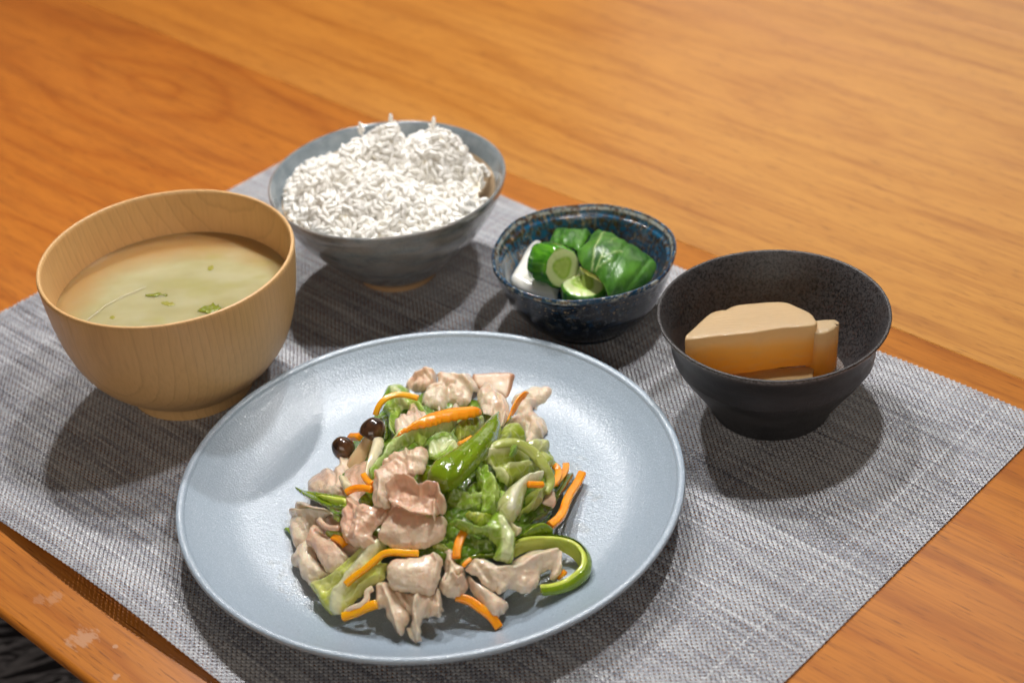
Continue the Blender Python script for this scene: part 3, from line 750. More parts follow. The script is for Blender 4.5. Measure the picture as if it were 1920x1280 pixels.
# ---- back pork
pork(P('B', [(480, 90), (560, 80), (720, 70), (845, 85), (838, 170), (815, 290), (780, 340), (700, 300), (560, 260), (480, 200)]), 'flat pork slice with a brown skin edge standing at the back of the heap', 4, off=.0025, rise=.55, thick=.0030, dome=.0004, ruf=.0004, jag=.3)
pork(P('A', [(1190, 180), (1225, 115), (1300, 70), (1370, 40), (1440, 55), (1470, 110), (1450, 180), (1380, 230), (1320, 240), (1240, 235), (1195, 215)]), 'small curled pork piece at the back left corner of the heap', 0, off=.0030, dome=.003, dw=9, ruf=.0022, rs=11, folds=[(P('A', [(1230, 200), (1290, 130), (1360, 110), (1400, 160)]), -.0022, 3), (P('A', [(1270, 120), (1350, 70), (1430, 90)]), .0012, 4)], rise=.3)
pork(P('B', [(50, 260), (110, 190), (180, 130), (175, 90), (205, 62), (300, 80), (380, 110), (390, 75), (470, 75), (505, 150), (540, 190), (530, 240), (485, 270), (460, 350), (380, 362), (280, 345), (240, 400), (120, 400), (50, 350)]), 'broad lumpy pork slice at the back of the heap', 1, off=.0035, dome=.0035, dw=16, ruf=.0022, rs=20, folds=[(P('B', [(60, 260), (180, 210), (330, 190)]), -.0014, 3.5), (P('B', [(330, 110), (420, 160), (500, 260)]), .0016, 6), (P('B', [(240, 170), (290, 240), (270, 330)]), -.0016, 3.5)], rise=.3)
pork(P('B', [(525, 240), (555, 190), (600, 155), (680, 200), (730, 260), (770, 290), (800, 340), (800, 400), (790, 470), (745, 530), (725, 500), (700, 430), (600, 425), (550, 380), (525, 320)]), 'rounded knobbly pork piece just above the tip of the large pepper', 1, off=.0080, dome=.0048, dw=14, ruf=.0020, rs=14, folds=[(P('B', [(700, 310), (730, 370), (710, 420)]), -.0014, 3), (P('B', [(760, 340), (780, 400), (760, 500)]), -.0012, 2.5)])
pork(P('B', [(820, 300), (860, 260), (950, 230), (1000, 195), (1130, 188), (1165, 215), (1180, 250), (1160, 290), (1120, 345), (1050, 370), (1040, 410), (960, 380), (900, 350), (820, 340)]), 'pale pork piece reaching furthest back at the right', 3, off=.0015, dome=.0042, dw=13, ruf=.0013, rs=16, rise=.2)
pork(P('B', [(850, 390), (930, 310), (1030, 308), (1042, 345), (1000, 390), (1050, 440), (1120, 500), (1128, 560), (1090, 620), (1000, 665), (950, 655), (930, 600), (880, 545), (760, 540), (780, 500), (840, 440)]), 'white lumpy pork piece at the right side of the heap above the cabbage', 3, off=.0020, dome=.0045, dw=13, ruf=.0018, rs=14, folds=[(P('B', [(930, 500), (980, 540), (960, 580)]), -.0016, 3.5), (P('B', [(900, 360), (980, 370), (1030, 330)]), .0014, 5)])
pork(P('A', [(1085, 540), (1120, 470), (1150, 420), (1200, 430), (1220, 350), (1290, 360), (1300, 400), (1370, 430), (1380, 460), (1290, 510), (1200, 560), (1120, 595)]), 'small pork crumb between the green leaf and the thick carrot strip', 0, off=.0075, dome=.0030, dw=8, ruf=.0026, rs=8, folds=[(P('A', [(1160, 440), (1210, 480), (1270, 450)]), -.0018, 2.5)])
for q, (pt, rr_) in enumerate([((340, 360), 26), ((200, 370), 22), ((550, 460), 22), ((300, 375), 15)]):
    x, y = pt; o = pork(P('B', [(x-rr_*1.3, y), (x, y-rr_*.8), (x+rr_*1.3, y), (x, y+rr_*.8)]), ['tiny pork crumb resting above the middle of the thick carrot strip', 'tiny pork crumb at the left above the thick carrot strip', 'tiny pork crumb under the right end of the thick carrot strip', 'smallest pork crumb of the row above the thick carrot strip'][q], 1, off=.010, dome=.0015, dw=4, ruf=.0008, rs=6, step=2.2)
# ---- mushrooms
def mushroom(pc, zc, rx, rz, axis, st, label):
    c_ = at([pc], zc)[0]; root = empty('mushroom', c_); tag(root, label, 'mushroom', 'brown mushrooms in the stir fry')
    ax = Vector(axis).normalized(); rot = Vector((0, 0, 1)).rotation_difference(ax)
    cap = lathe('cap', [[(0, rz), (rx*.5, rz*.88), (rx*.85, rz*.50), (rx, 0), (rx*.93, -rz*.4)], [(rx*.93, -rz*.4), (rx*.7, -rz*.5), (rx*.3, -rz*.35), (0, -rz*.35)]], MK, root, seg=40)
    cap.rotation_mode = 'QUATERNION'; cap.rotation_quaternion = rot
    if st:
        l_, r0, r1, bend = st
        pr = [[(0, -l_), (r1*.75, -l_), (r1, -l_*.93)], [(r1, -l_*.93), (r1*.98, -l_*.7), (r0, -l_*.25), (r0, 0)]]
        sm_ = lathe('stem', pr, MS, root, seg=28)
        sm_.rotation_mode = 'QUATERNION'; sm_.rotation_quaternion = rot
        for v_ in sm_.data.vertices: v_.co.x += bend*(v_.co.z/l_)**2
    return root
mc0 = at(P('A', [(905, 590)]), .0325)[0]; mc1 = at(P('A', [(745, 935)]), .0190)[0]
mushroom(P('A', [(905, 590)])[0], .0325, .0054, .0062, tuple(mc0-mc1), (float(np.linalg.norm(mc0-mc1)), .0024, .0041, 0.0), 'dark brown mushroom with its thick pale stem pointing to the viewer')
mushroom(P('A', [(660, 735)])[0], .0230, .0049, .0056, (-.45, .1, .8), (.007, .002, .002, 0), 'brown mushroom cap at the left edge of the heap')
piece(patch('onion_slice', P('A', [(900, 640), (950, 615), (1000, 620), (1000, 690), (960, 780), (900, 880), (840, 1010), (825, 960), (850, 830)]), ON, off=.0075, dome=.0012, dw=8, ruf=.0008), 'yellowish onion slice right of the mushroom stem', 'onion', 'onion slices in the stir fry')
piece(patch('onion_slice', P('A', [(600, 965), (660, 950), (730, 1040), (700, 1075), (660, 1100), (620, 1030)]), ON, off=.007, dome=.0008, dw=6, ruf=.0006), 'whitish onion piece left of the base of the mushroom stem', 'onion', 'onion slices in the stir fry')
piece(patch('onion_slice', P('A', [(780, 590), (820, 510), (880, 465), (930, 470), (860, 520), (810, 600)]), ON, off=.0055, dome=.0008, dw=5, ruf=.0004), 'thin white onion slice behind the dark mushroom cap', 'onion', 'onion slices in the stir fry')
# ---- cabbage, left and top
cab(P('A', [(975, 290), (1040, 222), (1110, 192), (1210, 222), (1240, 270), (1310, 320), (1400, 430), (1390, 445), (1290, 400), (1200, 400), (1150, 430), (1090, 520), (1095, 600), (1040, 560), (1032, 440), (990, 400), (1010, 340)]), 'bright green cabbage leaf with a white rib at the top left of the heap', CG, off=.0060, dome=.0026, dw=11, ruf=.0018, rs=14, folds=[(P('A', [(1100, 290), (1150, 350), (1190, 410)]), .0018, 7, 1), (P('A', [(1050, 250), (1140, 235), (1220, 250)]), .0012, 6, .6), (P('A', [(1060, 360), (1090, 450), (1070, 560)]), -.0014, 4)])
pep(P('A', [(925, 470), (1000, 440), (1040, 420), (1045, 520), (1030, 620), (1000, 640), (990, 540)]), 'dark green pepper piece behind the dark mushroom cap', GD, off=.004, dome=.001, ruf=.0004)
cab(P('B', [(330, 560), (400, 490), (480, 500), (560, 480), (600, 505), (560, 560), (480, 610), (400, 640), (365, 655), (345, 620), (320, 610)]), 'yellow olive cabbage piece under the right half of the thick carrot strip', CO, off=.0085, dome=.002, dw=8, ruf=.0026, rs=9, folds=[(P('B', [(350, 590), (450, 530), (560, 500)]), .0018, 4, .5)])
cab(P('B', [(110, 700), (200, 650), (300, 638), (350, 670), (400, 700), (330, 780), (220, 835), (150, 800), (100, 770)]), 'cupped green cabbage piece left of the large pepper', CG, off=.0075, dome=-.0018, dw=10, ruf=.0014, rs=14, folds=[(P('B', [(120, 700), (200, 655), (300, 645)]), .0022, 5), (P('B', [(330, 690), (260, 770), (200, 820)]), .0016, 4), (P('B', [(150, 740), (250, 700), (330, 700)]), .0004, 9, .8)])
cab(P('A', [(900, 1000), (870, 920), (1000, 780), (1050, 690), (1180, 590), (1300, 550), (1420, 530), (1560, 505), (1645, 510)])+P('B', [(380, 515), (300, 580), (180, 600), (100, 660), (40, 705), (0, 690)])+P('A', [(1250, 690), (1150, 720), (1050, 800), (980, 880)]), 'long glossy yellow green cabbage leaf lying under the thick carrot strip', CG, off=.0095, dome=.0030, dw=10, ruf=.0014, rs=18, folds=[(P('A', [(1080, 660), (1200, 640), (1400, 590), (1600, 540)]), .0020, 8, .75), (P('A', [(960, 880), (1050, 760), (1150, 700)]), .0008, 6, .5)])
# ---- large pepper and neighbours
pep(P('B', [(0, 960), (60, 880), (160, 870), (260, 900), (360, 1000), (330, 1080), (200, 1100), (60, 1060), (0, 1000)]), 'shaded pepper piece left of the broad end of the large pepper', GP, off=.0045, dome=.0015, ruf=.0006)
cab(P('B', [(690, 640), (735, 560), (800, 540), (860, 543), (920, 590), (945, 660), (850, 665), (760, 700), (690, 720)]), 'olive cabbage leaf right of the tip of the large pepper', CO, off=.0065, dome=.0032, dw=10, ruf=.0012, folds=[(P('B', [(740, 590), (830, 580), (910, 620)]), .0014, 5, .4), (P('B', [(720, 650), (800, 600)]), -.001, 3)])
pep(P('B', [(90, 960), (115, 900), (160, 850), (290, 765), (450, 652), (592, 508), (668, 436), (730, 416), (738, 500), (730, 600), (680, 700), (560, 850), (470, 950), (400, 1020), (280, 1092), (210, 1075), (110, 1020)]), 'large glossy green pepper strip laid diagonally over the middle of the heap', GP, off=.0135, dome=.0042, dw=13, ruf=.0005, rs=30, jag=.25, thick=.003, folds=[(P('B', [(700, 470), (600, 640), (430, 850), (330, 980)]), -.0006, 6)])
cab(P('B', [(920, 680), (980, 668), (1040, 658), (1100, 672), (1135, 700), (1142, 765), (1060, 770), (960, 735)]), 'pale yellow cabbage bit under the arching stem at the right', CP, off=.0070, dome=.003, dw=7, ruf=.0012, rs=12)
cab(P('B', [(1030, 760), (1090, 750), (1180, 790), (1190, 850), (1150, 880), (1080, 860)]), 'olive cabbage flap beside the arching stem', CO, off=.0085, dome=.001, ruf=.0008)
cab(P('B', [(535, 815), (640, 790), (700, 760), (790, 748), (900, 775), (960, 800), (1050, 880), (1070, 930), (960, 960), (880, 990), (830, 1025), (765, 1048), (700, 990), (640, 905), (580, 868), (545, 860)]), 'broad folded cabbage leaf in the right half of the heap', CO, off=.0085, dome=.0022, dw=14, ruf=.0012, rs=22, folds=[(P('B', [(550, 830), (700, 810), (850, 790), (950, 800)]), .0042, 6, 1), (P('B', [(620, 890), (700, 950), (770, 1030)]), .0026, 5, .7), (P('B', [(780, 930), (920, 900), (1050, 890)]), .0018, 6, .6), (P('B', [(700, 880), (800, 870), (950, 850)]), -.0030, 7)])
cab(P('B', [(500, 905), (520, 860), (570, 868), (625, 930), (660, 1000), (740, 1050), (725, 1150), (690, 1280), (560, 1285), (570, 1180), (555, 1080), (520, 1010)]), 'crumpled dark and light green cabbage leaf hanging down the middle', CG, off=.0090, dome=.0022, dw=9, ruf=.0030, rs=12, folds=[(P('B', [(540, 880), (570, 980), (600, 1100), (590, 1250)]), -.0024, 4), (P('B', [(600, 940), (650, 1080), (650, 1250)]), .0022, 4, .35), (P('B', [(515, 920), (545, 1010)]), .0018, 4, .3)])
cab(P('B', [(930, 1140), (1000, 1080), (1080, 1040), (1120, 1090), (1100, 1170), (1050, 1230), (1000, 1270), (920, 1290)])+P('D', [(760, 200), (760, 120), (830, 60)]), 'crinkled green leaf right of the white cabbage rib', CO, off=.0060, dome=.003, dw=10, ruf=.0020, rs=12, folds=[(P('B', [(1080, 1060), (1030, 1160), (950, 1260)]), .0020, 4, .4)])
cab(P('B', [(695, 1285), (705, 1170), (760, 1100), (820, 1040), (900, 980), (1000, 945), (1090, 935), (1100, 980), (1060, 1020), (980, 1050), (950, 1110), (930, 1200), (900, 1290)])+P('D', [(770, 140), (740, 200), (690, 215), (625, 190), (595, 110)]), 'translucent white cabbage rib curving down the right of the heap', CP, off=.0115, dome=.0032, dw=9, ruf=.0007, rs=26, folds=[(P('B', [(1060, 970), (920, 1010), (830, 1120), (790, 1280)]), .0010, 7, 1)])
piece(sweep('cabbage_leaf', P('B', [(640, 745), (700, 700), (780, 685), (860, 688), (950, 728), (1040, 805), (1100, 890), (1150, 980), (1150, 1050), (1110, 1115)]), cab_mat((.30, .38, .03), (.42, .48, .07), (.56, .62, .16), 7), w=.0042, t=.0026, offs=[.013, .015, .016, .0165, .016, .015, .014, .012, .009, .007], ws=[.7, 1, 1, 1.05, 1.1, 1.2, 1.1, 1, .9, .8], wander=.14, nsec=12, square=.9), 'arching yellow green cabbage stem looped over the folded leaf', 'cabbage', GCB)
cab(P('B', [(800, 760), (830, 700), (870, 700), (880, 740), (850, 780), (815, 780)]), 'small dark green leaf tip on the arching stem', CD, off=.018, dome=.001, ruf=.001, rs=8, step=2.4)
cab(P('D', [(310, 140), (360, 110), (470, 130), (560, 130), (520, 210), (465, 260), (420, 230), (360, 180)]), 'ragged olive leaf tip above the forked cabbage stem', CO, off=.0085, dome=.001, ruf=.0024, rs=9)
cab(P('D', [(165, 205), (230, 200), (330, 225), (450, 262), (520, 180), (560, 125), (620, 170), (680, 230), (745, 335), (738, 420), (728, 500), (690, 555), (620, 545), (552, 510), (580, 420), (560, 380), (490, 330), (380, 310), (280, 275)]), 'forked light green cabbage stem in the lower right of the heap', CG, off=.0085, dome=.0036, dw=9, ruf=.0012, rs=18, folds=[(P('D', [(610, 230), (640, 330), (650, 430), (640, 520)]), .0016, 9, 1), (P('D', [(250, 235), (400, 280), (560, 320)]), .0016, 5, .35), (P('D', [(700, 320), (700, 450), (680, 540)]), .0008, 4, .2)])
piece(patch('onion_slice', P('D', [(635, 185), (690, 190), (740, 240), (790, 250), (785, 300), (740, 330), (710, 290), (680, 240)]), ON, off=.0105, dome=.001, dw=5, ruf=.0008), 'small yellowish onion scrap at the fork of the cabbage stem', 'onion', 'onion slices in the stir fry')
# ---- pepper, right side
pep(P('D', [(750, 340), (790, 290), (820, 262), (880, 230), (930, 222), (1000, 250), (1055, 290), (1050, 322), (960, 325), (880, 345), (800, 360)]), 'short glossy green pepper piece above the pepper ring', GP, off=.0030, dome=.0042, dw=9, ruf=.0005, jag=.3)
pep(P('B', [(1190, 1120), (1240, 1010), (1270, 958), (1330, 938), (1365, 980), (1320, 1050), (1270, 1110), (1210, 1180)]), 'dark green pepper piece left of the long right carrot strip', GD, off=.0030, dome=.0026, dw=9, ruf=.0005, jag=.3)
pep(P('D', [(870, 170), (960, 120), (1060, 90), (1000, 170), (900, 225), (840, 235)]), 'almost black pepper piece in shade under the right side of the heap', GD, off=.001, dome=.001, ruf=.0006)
def ring(line, label, heights, w, mat_out, mat_in, off):
    cl = resample(line, 4, closed=False); m = len(cl); Pm = surf(cl, off, mound)
    for _ in range(4): Pm[1:-1] = (Pm[:-2]+2*Pm[1:-1]+Pm[2:])/4
    u = np.linspace(0, 1, m); hh = np.interp(u, np.linspace(0, 1, len(heights)), heights)
    T = np.gradient(Pm, axis=0); T[:, 2] = 0; T /= np.linalg.norm(T, axis=1)[:, None]
    root = None; out = []
    cen = Pm.mean(0)
    Nn = np.stack([-T[:, 1], T[:, 0], np.zeros(m)], 1)
    sgn = np.sign(((Pm-cen)*Nn).sum(1).sum()) or 1; Nn *= sgn
    k = 7; zs = np.linspace(0, 1, k)
    def skin(o0, o1, name, mt, par):
        V_ = []; F_ = []
        for i in range(m):
            for side, oo in ((0, o0), (1, o1)):
                for j in range(k):
                    bulge = .0012*math.sin(math.pi*zs[j]); lean = .0010*zs[j]
                    ee = 1-.35*(abs(2*zs[j]-1)**4) if side else 1
                    V_.append(Pm[i]+Nn[i]*(bulge+lean+oo*ee)+np.array([0, 0, hh[i]*zs[j]]))
        r = 2*k
        for i in range(m-1):
            for j in range(k-1):
                a = i*r+j; F_.append((a, a+1, a+r+1, a+r)); a = i*r+k+j; F_.append((a, a+r, a+r+1, a+1))
            F_.append((i*r, i*r+r, i*r+r+k, i*r+k)); F_.append((i*r+k-1, i*r+2*k-1, i*r+r+2*k-1, i*r+r+k-1))
        for i in (0, m-1):
            F_ += [(i*r+j, i*r+k+j, i*r+k+j+1, i*r+j+1) for j in range(k-1)]
        V_ = np.array(V_); ori = V_.mean(0) if par is None else np.array(par.location)
        ob = pydata(name, V_-ori, F_, mt, par, attrs={'rib': np.ones(len(V_)), 'edge': np.ones(len(V_))})
        if par is None: ob.location = ori
        bm = bmesh.new(); bm.from_mesh(ob.data); bmesh.ops.recalc_face_normals(bm, faces=bm.faces); bm.to_mesh(ob.data); bm.free()
        md_ = ob.modifiers.new('smooth', 'SUBSURF'); md_.levels = 1; md_.render_levels = 1
        return ob
    o = skin(w*.70, w, 'pepper_strip', mat_out, None); skin(0, w*.70-.0001, 'flesh', mat_in, o)
    return piece(o, label, 'green pepper', GPP)
ring(P('D', [(735, 520), (800, 478), (900, 450), (1020, 446), (1130, 470), (1215, 530), (1262, 610), (1262, 680), (1190, 735), (1090, 768), (990, 780), (930, 775)]), 'looped green pepper ring around the pork slice at the lower right', [.0060, .0062, .0058, .0056, .0062, .0078, .0085, .0078, .0060, .0050, .0045], .0037, GP, GF, .0004)
pep(P('D', [(255, 540), (300, 510), (400, 475), (560, 455), (570, 500), (450, 505), (340, 560), (270, 585)]), 'low green pepper strip behind the horizontal pork slice', GP, off=.0035, dome=.0015, dw=6, ruf=.0004)
pep(P('A', [(775, 1160), (850, 1100), (905, 1070), (905, 1200), (840, 1225), (790, 1210)]), 'short green pepper piece under the left edge of the central pork', GP, off=.0060, dome=.0015, ruf=.0004)
# ---- pork, left and centre
pork(P('A', [(340, 1070), (350, 1010), (400, 950), (500, 900), (590, 880), (620, 820), (650, 778), (725, 830), (700, 900), (660, 950), (640, 1060), (680, 1130), (560, 1160), (380, 1130)]), 'smooth pale pork slice behind the left pepper strip', 0, off=.0022, dome=.0030, dw=16, ruf=.0012, folds=[(P('A', [(560, 900), (600, 980), (590, 1060)]), -.0012, 4), (P('A', [(640, 800), (660, 860)]), .0012, 4)])
pork(P('C', [(95, 270), (100, 200), (130, 120), (175, 30), (270, 50), (380, 80), (450, 120), (450, 165), (330, 200), (300, 230), (270, 290), (235, 350), (150, 430), (110, 390)]), 'pale pork slice at the far left edge of the heap', 3, off=.0012, dome=.0028, dw=14, ruf=.0012, folds=[(P('C', [(110, 150), (220, 165), (300, 150), (440, 160)]), .0022, 5), (P('C', [(130, 135), (240, 140), (330, 120)]), -.0012, 3.5)])
crescent = pep(P('A', [(245, 1068), (340, 1075), (440, 1085), (560, 1105), (700, 1125), (730, 1170), (700, 1240), (640, 1268), (540, 1255), (420, 1200), (320, 1150), (265, 1105)]), 'crescent green pepper strip sticking out at the left', GP, off=.0100, dome=-.0016, dw=9, ruf=.0004, jag=.2, thick=.0028, folds=[(P('A', [(260, 1085), (330, 1140), (430, 1195), (550, 1250), (680, 1250)]), .0030, 3.5), (P('A', [(380, 1110), (520, 1150), (680, 1170)]), -.0010, 7)])
patch('flesh', P('A', [(400, 1105), (500, 1115), (620, 1135), (690, 1150), (680, 1195), (600, 1205), (500, 1175), (430, 1140)]), GF, off=.0112, dome=-.0003, dw=5, ruf=.0003, parent=crescent)
pork(P('C', [(105, 495), (150, 430), (200, 380), (250, 345), (300, 400), (320, 500), (400, 590), (440, 640), (360, 690), (270, 738), (215, 700), (190, 670), (160, 595), (110, 560)]), 'pale fatty pork slice at the lower left of the heap', 3, off=.0010, dome=.0034, dw=14, ruf=.0008, rs=24)
pork(P('C', [(250, 360), (270, 290), (310, 230), (345, 235), (370, 290), (450, 340), (540, 430), (600, 510), (570, 560), (500, 620), (430, 640), (370, 590), (330, 520), (300, 450), (235, 400)]), 'pink pork slice folded over the pale fatty slice at the lower left', 0, off=.0042, dome=.0026, dw=12, ruf=.0008, folds=[(P('C', [(330, 260), (300, 330), (260, 390)]), .0014, 4), (P('C', [(440, 350), (540, 450), (590, 520)]), .0010, 4)])
piece(sweep('pork_slice', P('C', [(345, 190), (380, 240), (440, 265), (510, 260)]), PM[0], w=.0024, t=.0022, off=.0085, wander=.3, square=1), 'thin curved pork shred between the left slices', 'pork slice', GPK)
cab(P('C', [(380, 280), (430, 265), (530, 285), (520, 335), (440, 330), (390, 310)]), 'small olive cabbage bit below the thin curved pork shred', CO, off=.0065, dome=.001, ruf=.0006)
cab(P('C', [(445, 175), (470, 140), (495, 135), (515, 170), (500, 195), (460, 190)]), 'tiny dark green leaf scrap below the crescent pepper strip', CG, off=.0085, dome=.0008, ruf=.0012, rs=6, step=2.2)
cab(P('C', [(50, 265), (75, 245), (92, 255), (95, 300), (70, 290)]), 'tiny green leaf scrap on the plate at the far left of the food', CG, off=.0015, dome=.0006, ruf=.001, rs=5, step=2.2)
pork(P('C', [(515, 210), (530, 130), (560, 90), (555, 30), (600, 5), (655, 25), (665, 60), (710, 50), (760, 75), (880, 85), (920, 150), (880, 200), (790, 265), (775, 310), (805, 370), (765, 412), (700, 425), (630, 412), (560, 370), (520, 300)]), 'folded tan pork slice left of the central curl', 2, off=.0085, dome=.0042, dw=13, ruf=.0020, rs=18, folds=[(P('C', [(620, 100), (640, 200), (600, 330)]), -.0022, 4), (P('C', [(880, 130), (800, 230), (730, 330)]), -.0016, 4), (P('C', [(740, 100), (700, 200), (680, 380)]), .0016, 6)])
pork(P('C', [(820, 320), (850, 260), (900, 150), (960, 60), (1100, 100), (1250, 150), (1390, 160), (1402, 290), (1350, 360), (1250, 410), (1130, 432), (980, 425), (900, 390), (840, 350)]), 'broad smooth tan pork slice below the central curl', 0, off=.0075, dome=.0042, dw=20, ruf=.0010, rs=36)
pork(P('A', [(895, 1160), (900, 1010), (950, 930), (980, 850), (1070, 775), (1190, 742), (1230, 722), (1380, 728), (1382, 800), (1360, 900), (1280, 962), (1180, 1000), (1090, 1060), (1040, 1120), (1060, 1200), (1000, 1250), (920, 1210)]), 'pinkish crumpled pork slice at the centre of the heap', 0, off=.0125, dome=.0035, dw=13, ruf=.0022, rs=17, folds=[(P('A', [(1000, 880), (1120, 850), (1200, 900), (1190, 950)]), -.0016, 4), (P('A', [(1200, 760), (1220, 850), (1340, 860)]), .0016, 4), (P('A', [(940, 960), (1000, 1050), (980, 1180)]), .0016, 5)])
pork(P('A', [(1030, 1160), (1050, 1070), (1110, 1010), (1180, 1000), (1260, 1030), (1330, 1100), (1380, 1060), (1440, 1060), (1490, 1100), (1505, 1170), (1555, 1240), (1520, 1290), (1480, 1270), (1440, 1360), (1400, 1300), (1300, 1310), (1180, 1280), (1080, 1230)]), 'ruffled curl of brownish pork in the very middle of the plate', 2, off=.0140, dome=-.0020, dw=9, ruf=.0016, rs=14, folds=[(P('A', [(1050, 1110), (1110, 1030), (1190, 1015), (1270, 1050), (1335, 1115), (1400, 1075), (1470, 1100), (1490, 1180), (1530, 1240)]), .0048, 4.5), (P('A', [(1050, 1200), (1200, 1290), (1400, 1320)]), .0030, 5), (P('A', [(1440, 1200), (1440, 1330)]), .0032, 4)])
pork(P('B', [(1110, 1130), (1150, 1082), (1200, 1112), (1205, 1222), (1150, 1215), (1100, 1190)]), 'small pink pork corner at the right under the cabbage stem', 0, off=.0045, dome=.002, dw=7, ruf=.0006)
# ---- bottom row
cab(P('C', [(268, 738), (340, 700), (420, 672), (520, 600), (600, 500), (670, 430), (760, 400), (880, 335), (905, 440), (860, 540), (930, 540), (900, 620), (880, 690), (760, 760), (680, 830), (620, 900), (560, 965), (500, 985), (420, 975), (370, 910), (310, 820)]), 'long pale yellow cabbage leaf at the lower left of the heap', CY, off=.0018, dome=.0022, dw=12, ruf=.0014, rs=22, folds=[(P('C', [(320, 740), (480, 680), (640, 540), (760, 440)]), .0016, 5, .3), (P('C', [(500, 960), (540, 800), (700, 600), (860, 400)]), .0024, 9, 1), (P('C', [(640, 860), (700, 760), (830, 680)]), .0018, 4, .2), (P('C', [(420, 800), (560, 700)]), -.0016, 5)])
pork(P('C', [(805, 800), (815, 720), (900, 690), (980, 760), (1060, 900), (1100, 1010), (1060, 1090), (1035, 1150), (1005, 1150), (960, 1080), (900, 985), (880, 920), (815, 920)]), 'hanging fold of pork at the left of the bottom centre piece', 1, off=.0015, dome=.0030, dw=10, ruf=.0012, folds=[(P('C', [(900, 760), (950, 900), (1010, 1100)]), .0014, 5)])
pork(P('C', [(960, 790), (1040, 780), (1240, 800), (1325, 720), (1372, 880), (1372, 950), (1340, 1000), (1220, 992), (1195, 1080), (1197, 1185), (1150, 1202), (1105, 1185), (1060, 1090), (1100, 1000), (1010, 880)]), 'pleated pork drapery hanging from the bottom centre slice', 1, off=.0028, dome=.0028, dw=9, ruf=.0010, folds=[(P('C', [(1060, 820), (1110, 900), (1080, 1040), (1130, 1180)]), -.0022, 5), (P('C', [(1170, 830), (1140, 950), (1180, 1140)]), .0022, 5), (P('C', [(1300, 760), (1290, 880), (1240, 980)]), -.0020, 4), (P('C', [(1340, 860), (1340, 980)]), .0014, 4)])
pork(P('C', [(900, 570), (960, 520), (1050, 500), (1150, 492), (1230, 480), (1290, 458), (1345, 480), (1372, 530), (1362, 620), (1330, 720), (1300, 800), (1230, 815), (1100, 790), (980, 775), (910, 720), (895, 640)]), 'smooth glossy pork flap on top of the bottom centre piece', 1, off=.0070, dome=.0044, dw=16, ruf=.0008, rs=30, folds=[(P('C', [(1290, 480), (1330, 560), (1310, 700)]), .0012, 5)])
piece(sweep('pork_slice', P('C', [(790, 760), (735, 790), (750, 850), (700, 895), (620, 925), (560, 965)]), PM[3], w=.0026, t=.0022, offs=[.005, .0048, .0044, .0044, .0042, .0025], wander=.3, square=1), 'thin wavy pork fat strand lying on the pale cabbage leaf', 'pork slice', GPK)
pork(P('D', [(112, 455), (150, 432), (200, 435), (250, 475), (258, 545), (320, 590), (330, 660), (345, 760), (300, 820), (250, 845), (170, 832), (108, 775), (108, 690), (145, 610), (140, 520)]), 'knotted pork piece between the bottom slices', 1, off=.0022, dome=.0045, dw=10, ruf=.0016, rs=13, folds=[(P('D', [(180, 580), (170, 640), (150, 700)]), -.0022, 3), (P('D', [(215, 680), (245, 730), (290, 700)]), .0026, 4), (P('D', [(240, 665), (255, 672)]), -.0030, 3)])
pork(P('D', [(328, 650), (350, 640), (440, 715), (560, 790), (640, 845), (685, 895), (660, 960), (620, 975), (600, 1010), (530, 1000), (430, 860), (350, 750)]), 'rolled pork end reaching down from the horizontal slice', 1, off=.0010, dome=.0050, dw=10, ruf=.0008)
pork(P('D', [(325, 610), (345, 550), (400, 502), (500, 522), (600, 555), (690, 555), (760, 492), (900, 432), (1050, 420), (1108, 462), (1130, 540), (1128, 620), (1095, 665), (1040, 685), (1022, 660), (1030, 605), (960, 640), (920, 755), (830, 797), (750, 780), (690, 758), (620, 802), (560, 770), (480, 730), (420, 660)]), 'long wavy pork slice lying across the lower right of the heap', 1, off=.0052, dome=.0030, dw=13, ruf=.0014, rs=20, folds=[(P('D', [(380, 540), (470, 640), (560, 760)]), -.0012, 5), (P('D', [(600, 620), (760, 600), (900, 520), (1050, 470)]), .0016, 8), (P('D', [(1090, 480), (1080, 600)]), .0012, 4)])
# ---- carrots
car(P('A', [(1075, 625), (1130, 575), (1250, 505), (1400, 430)])+P('B', [(130, 430), (280, 392), (380, 378), (480, 376), (560, 388), (578, 408), (550, 434), (470, 456), (390, 470), (250, 492), (130, 525), (0, 548)])+P('A', [(1200, 575)]), 'thick bright orange carrot strip across the top of the heap', KM, off=.0160, dome=.0010, dw=5, ruf=.0003, jag=.2, thick=.0026)
car(P('B', [(785, 490), (800, 400), (815, 360), (850, 300), (920, 240), (968, 232), (945, 280), (900, 330), (860, 400), (830, 440)]), 'pointed orange carrot strip between the two pork pieces at the back right', KM, off=.0115, dome=.0016, dw=5, ruf=.0002, jag=.2, thick=.0026, rise=.4)
def carl(line, label, m=KM, **k): return piece(sweep('carrot_strip', line, m, **k), label, 'carrot', GCR)
carl(P('A', [(932, 450), (955, 380), (1000, 320), (1060, 285), (1130, 270), (1220, 280), (1300, 302)]), 'thin amber carrot strip arched over the top left leaf', KY, w=.0026, t=.0016, offs=[.008, .0105, .0125, .013, .0125, .012, .0115])
carl(P('A', [(715, 635), (760, 634), (800, 634)]), 'short carrot stub between the two mushroom caps', w=.0030, t=.0028, off=.0075)
carl(P('A', [(675, 1115), (740, 1078), (820, 1070), (905, 1085)]), 'carrot strip below the mushroom stem', w=.0026, t=.0024, off=.0105)
carl(P('A', [(830, 960), (860, 1010), (905, 1045)]), 'brownish carrot end beside the central pork', w=.0026, t=.0024, off=.0085)
carl(P('C', [(565, 732), (640, 665), (720, 610), (800, 540), (870, 480), (950, 462), (1060, 470), (1172, 472)]), 'long bent carrot strip on the pale cabbage leaf', KY, w=.0026, t=.0024, off=.0068)
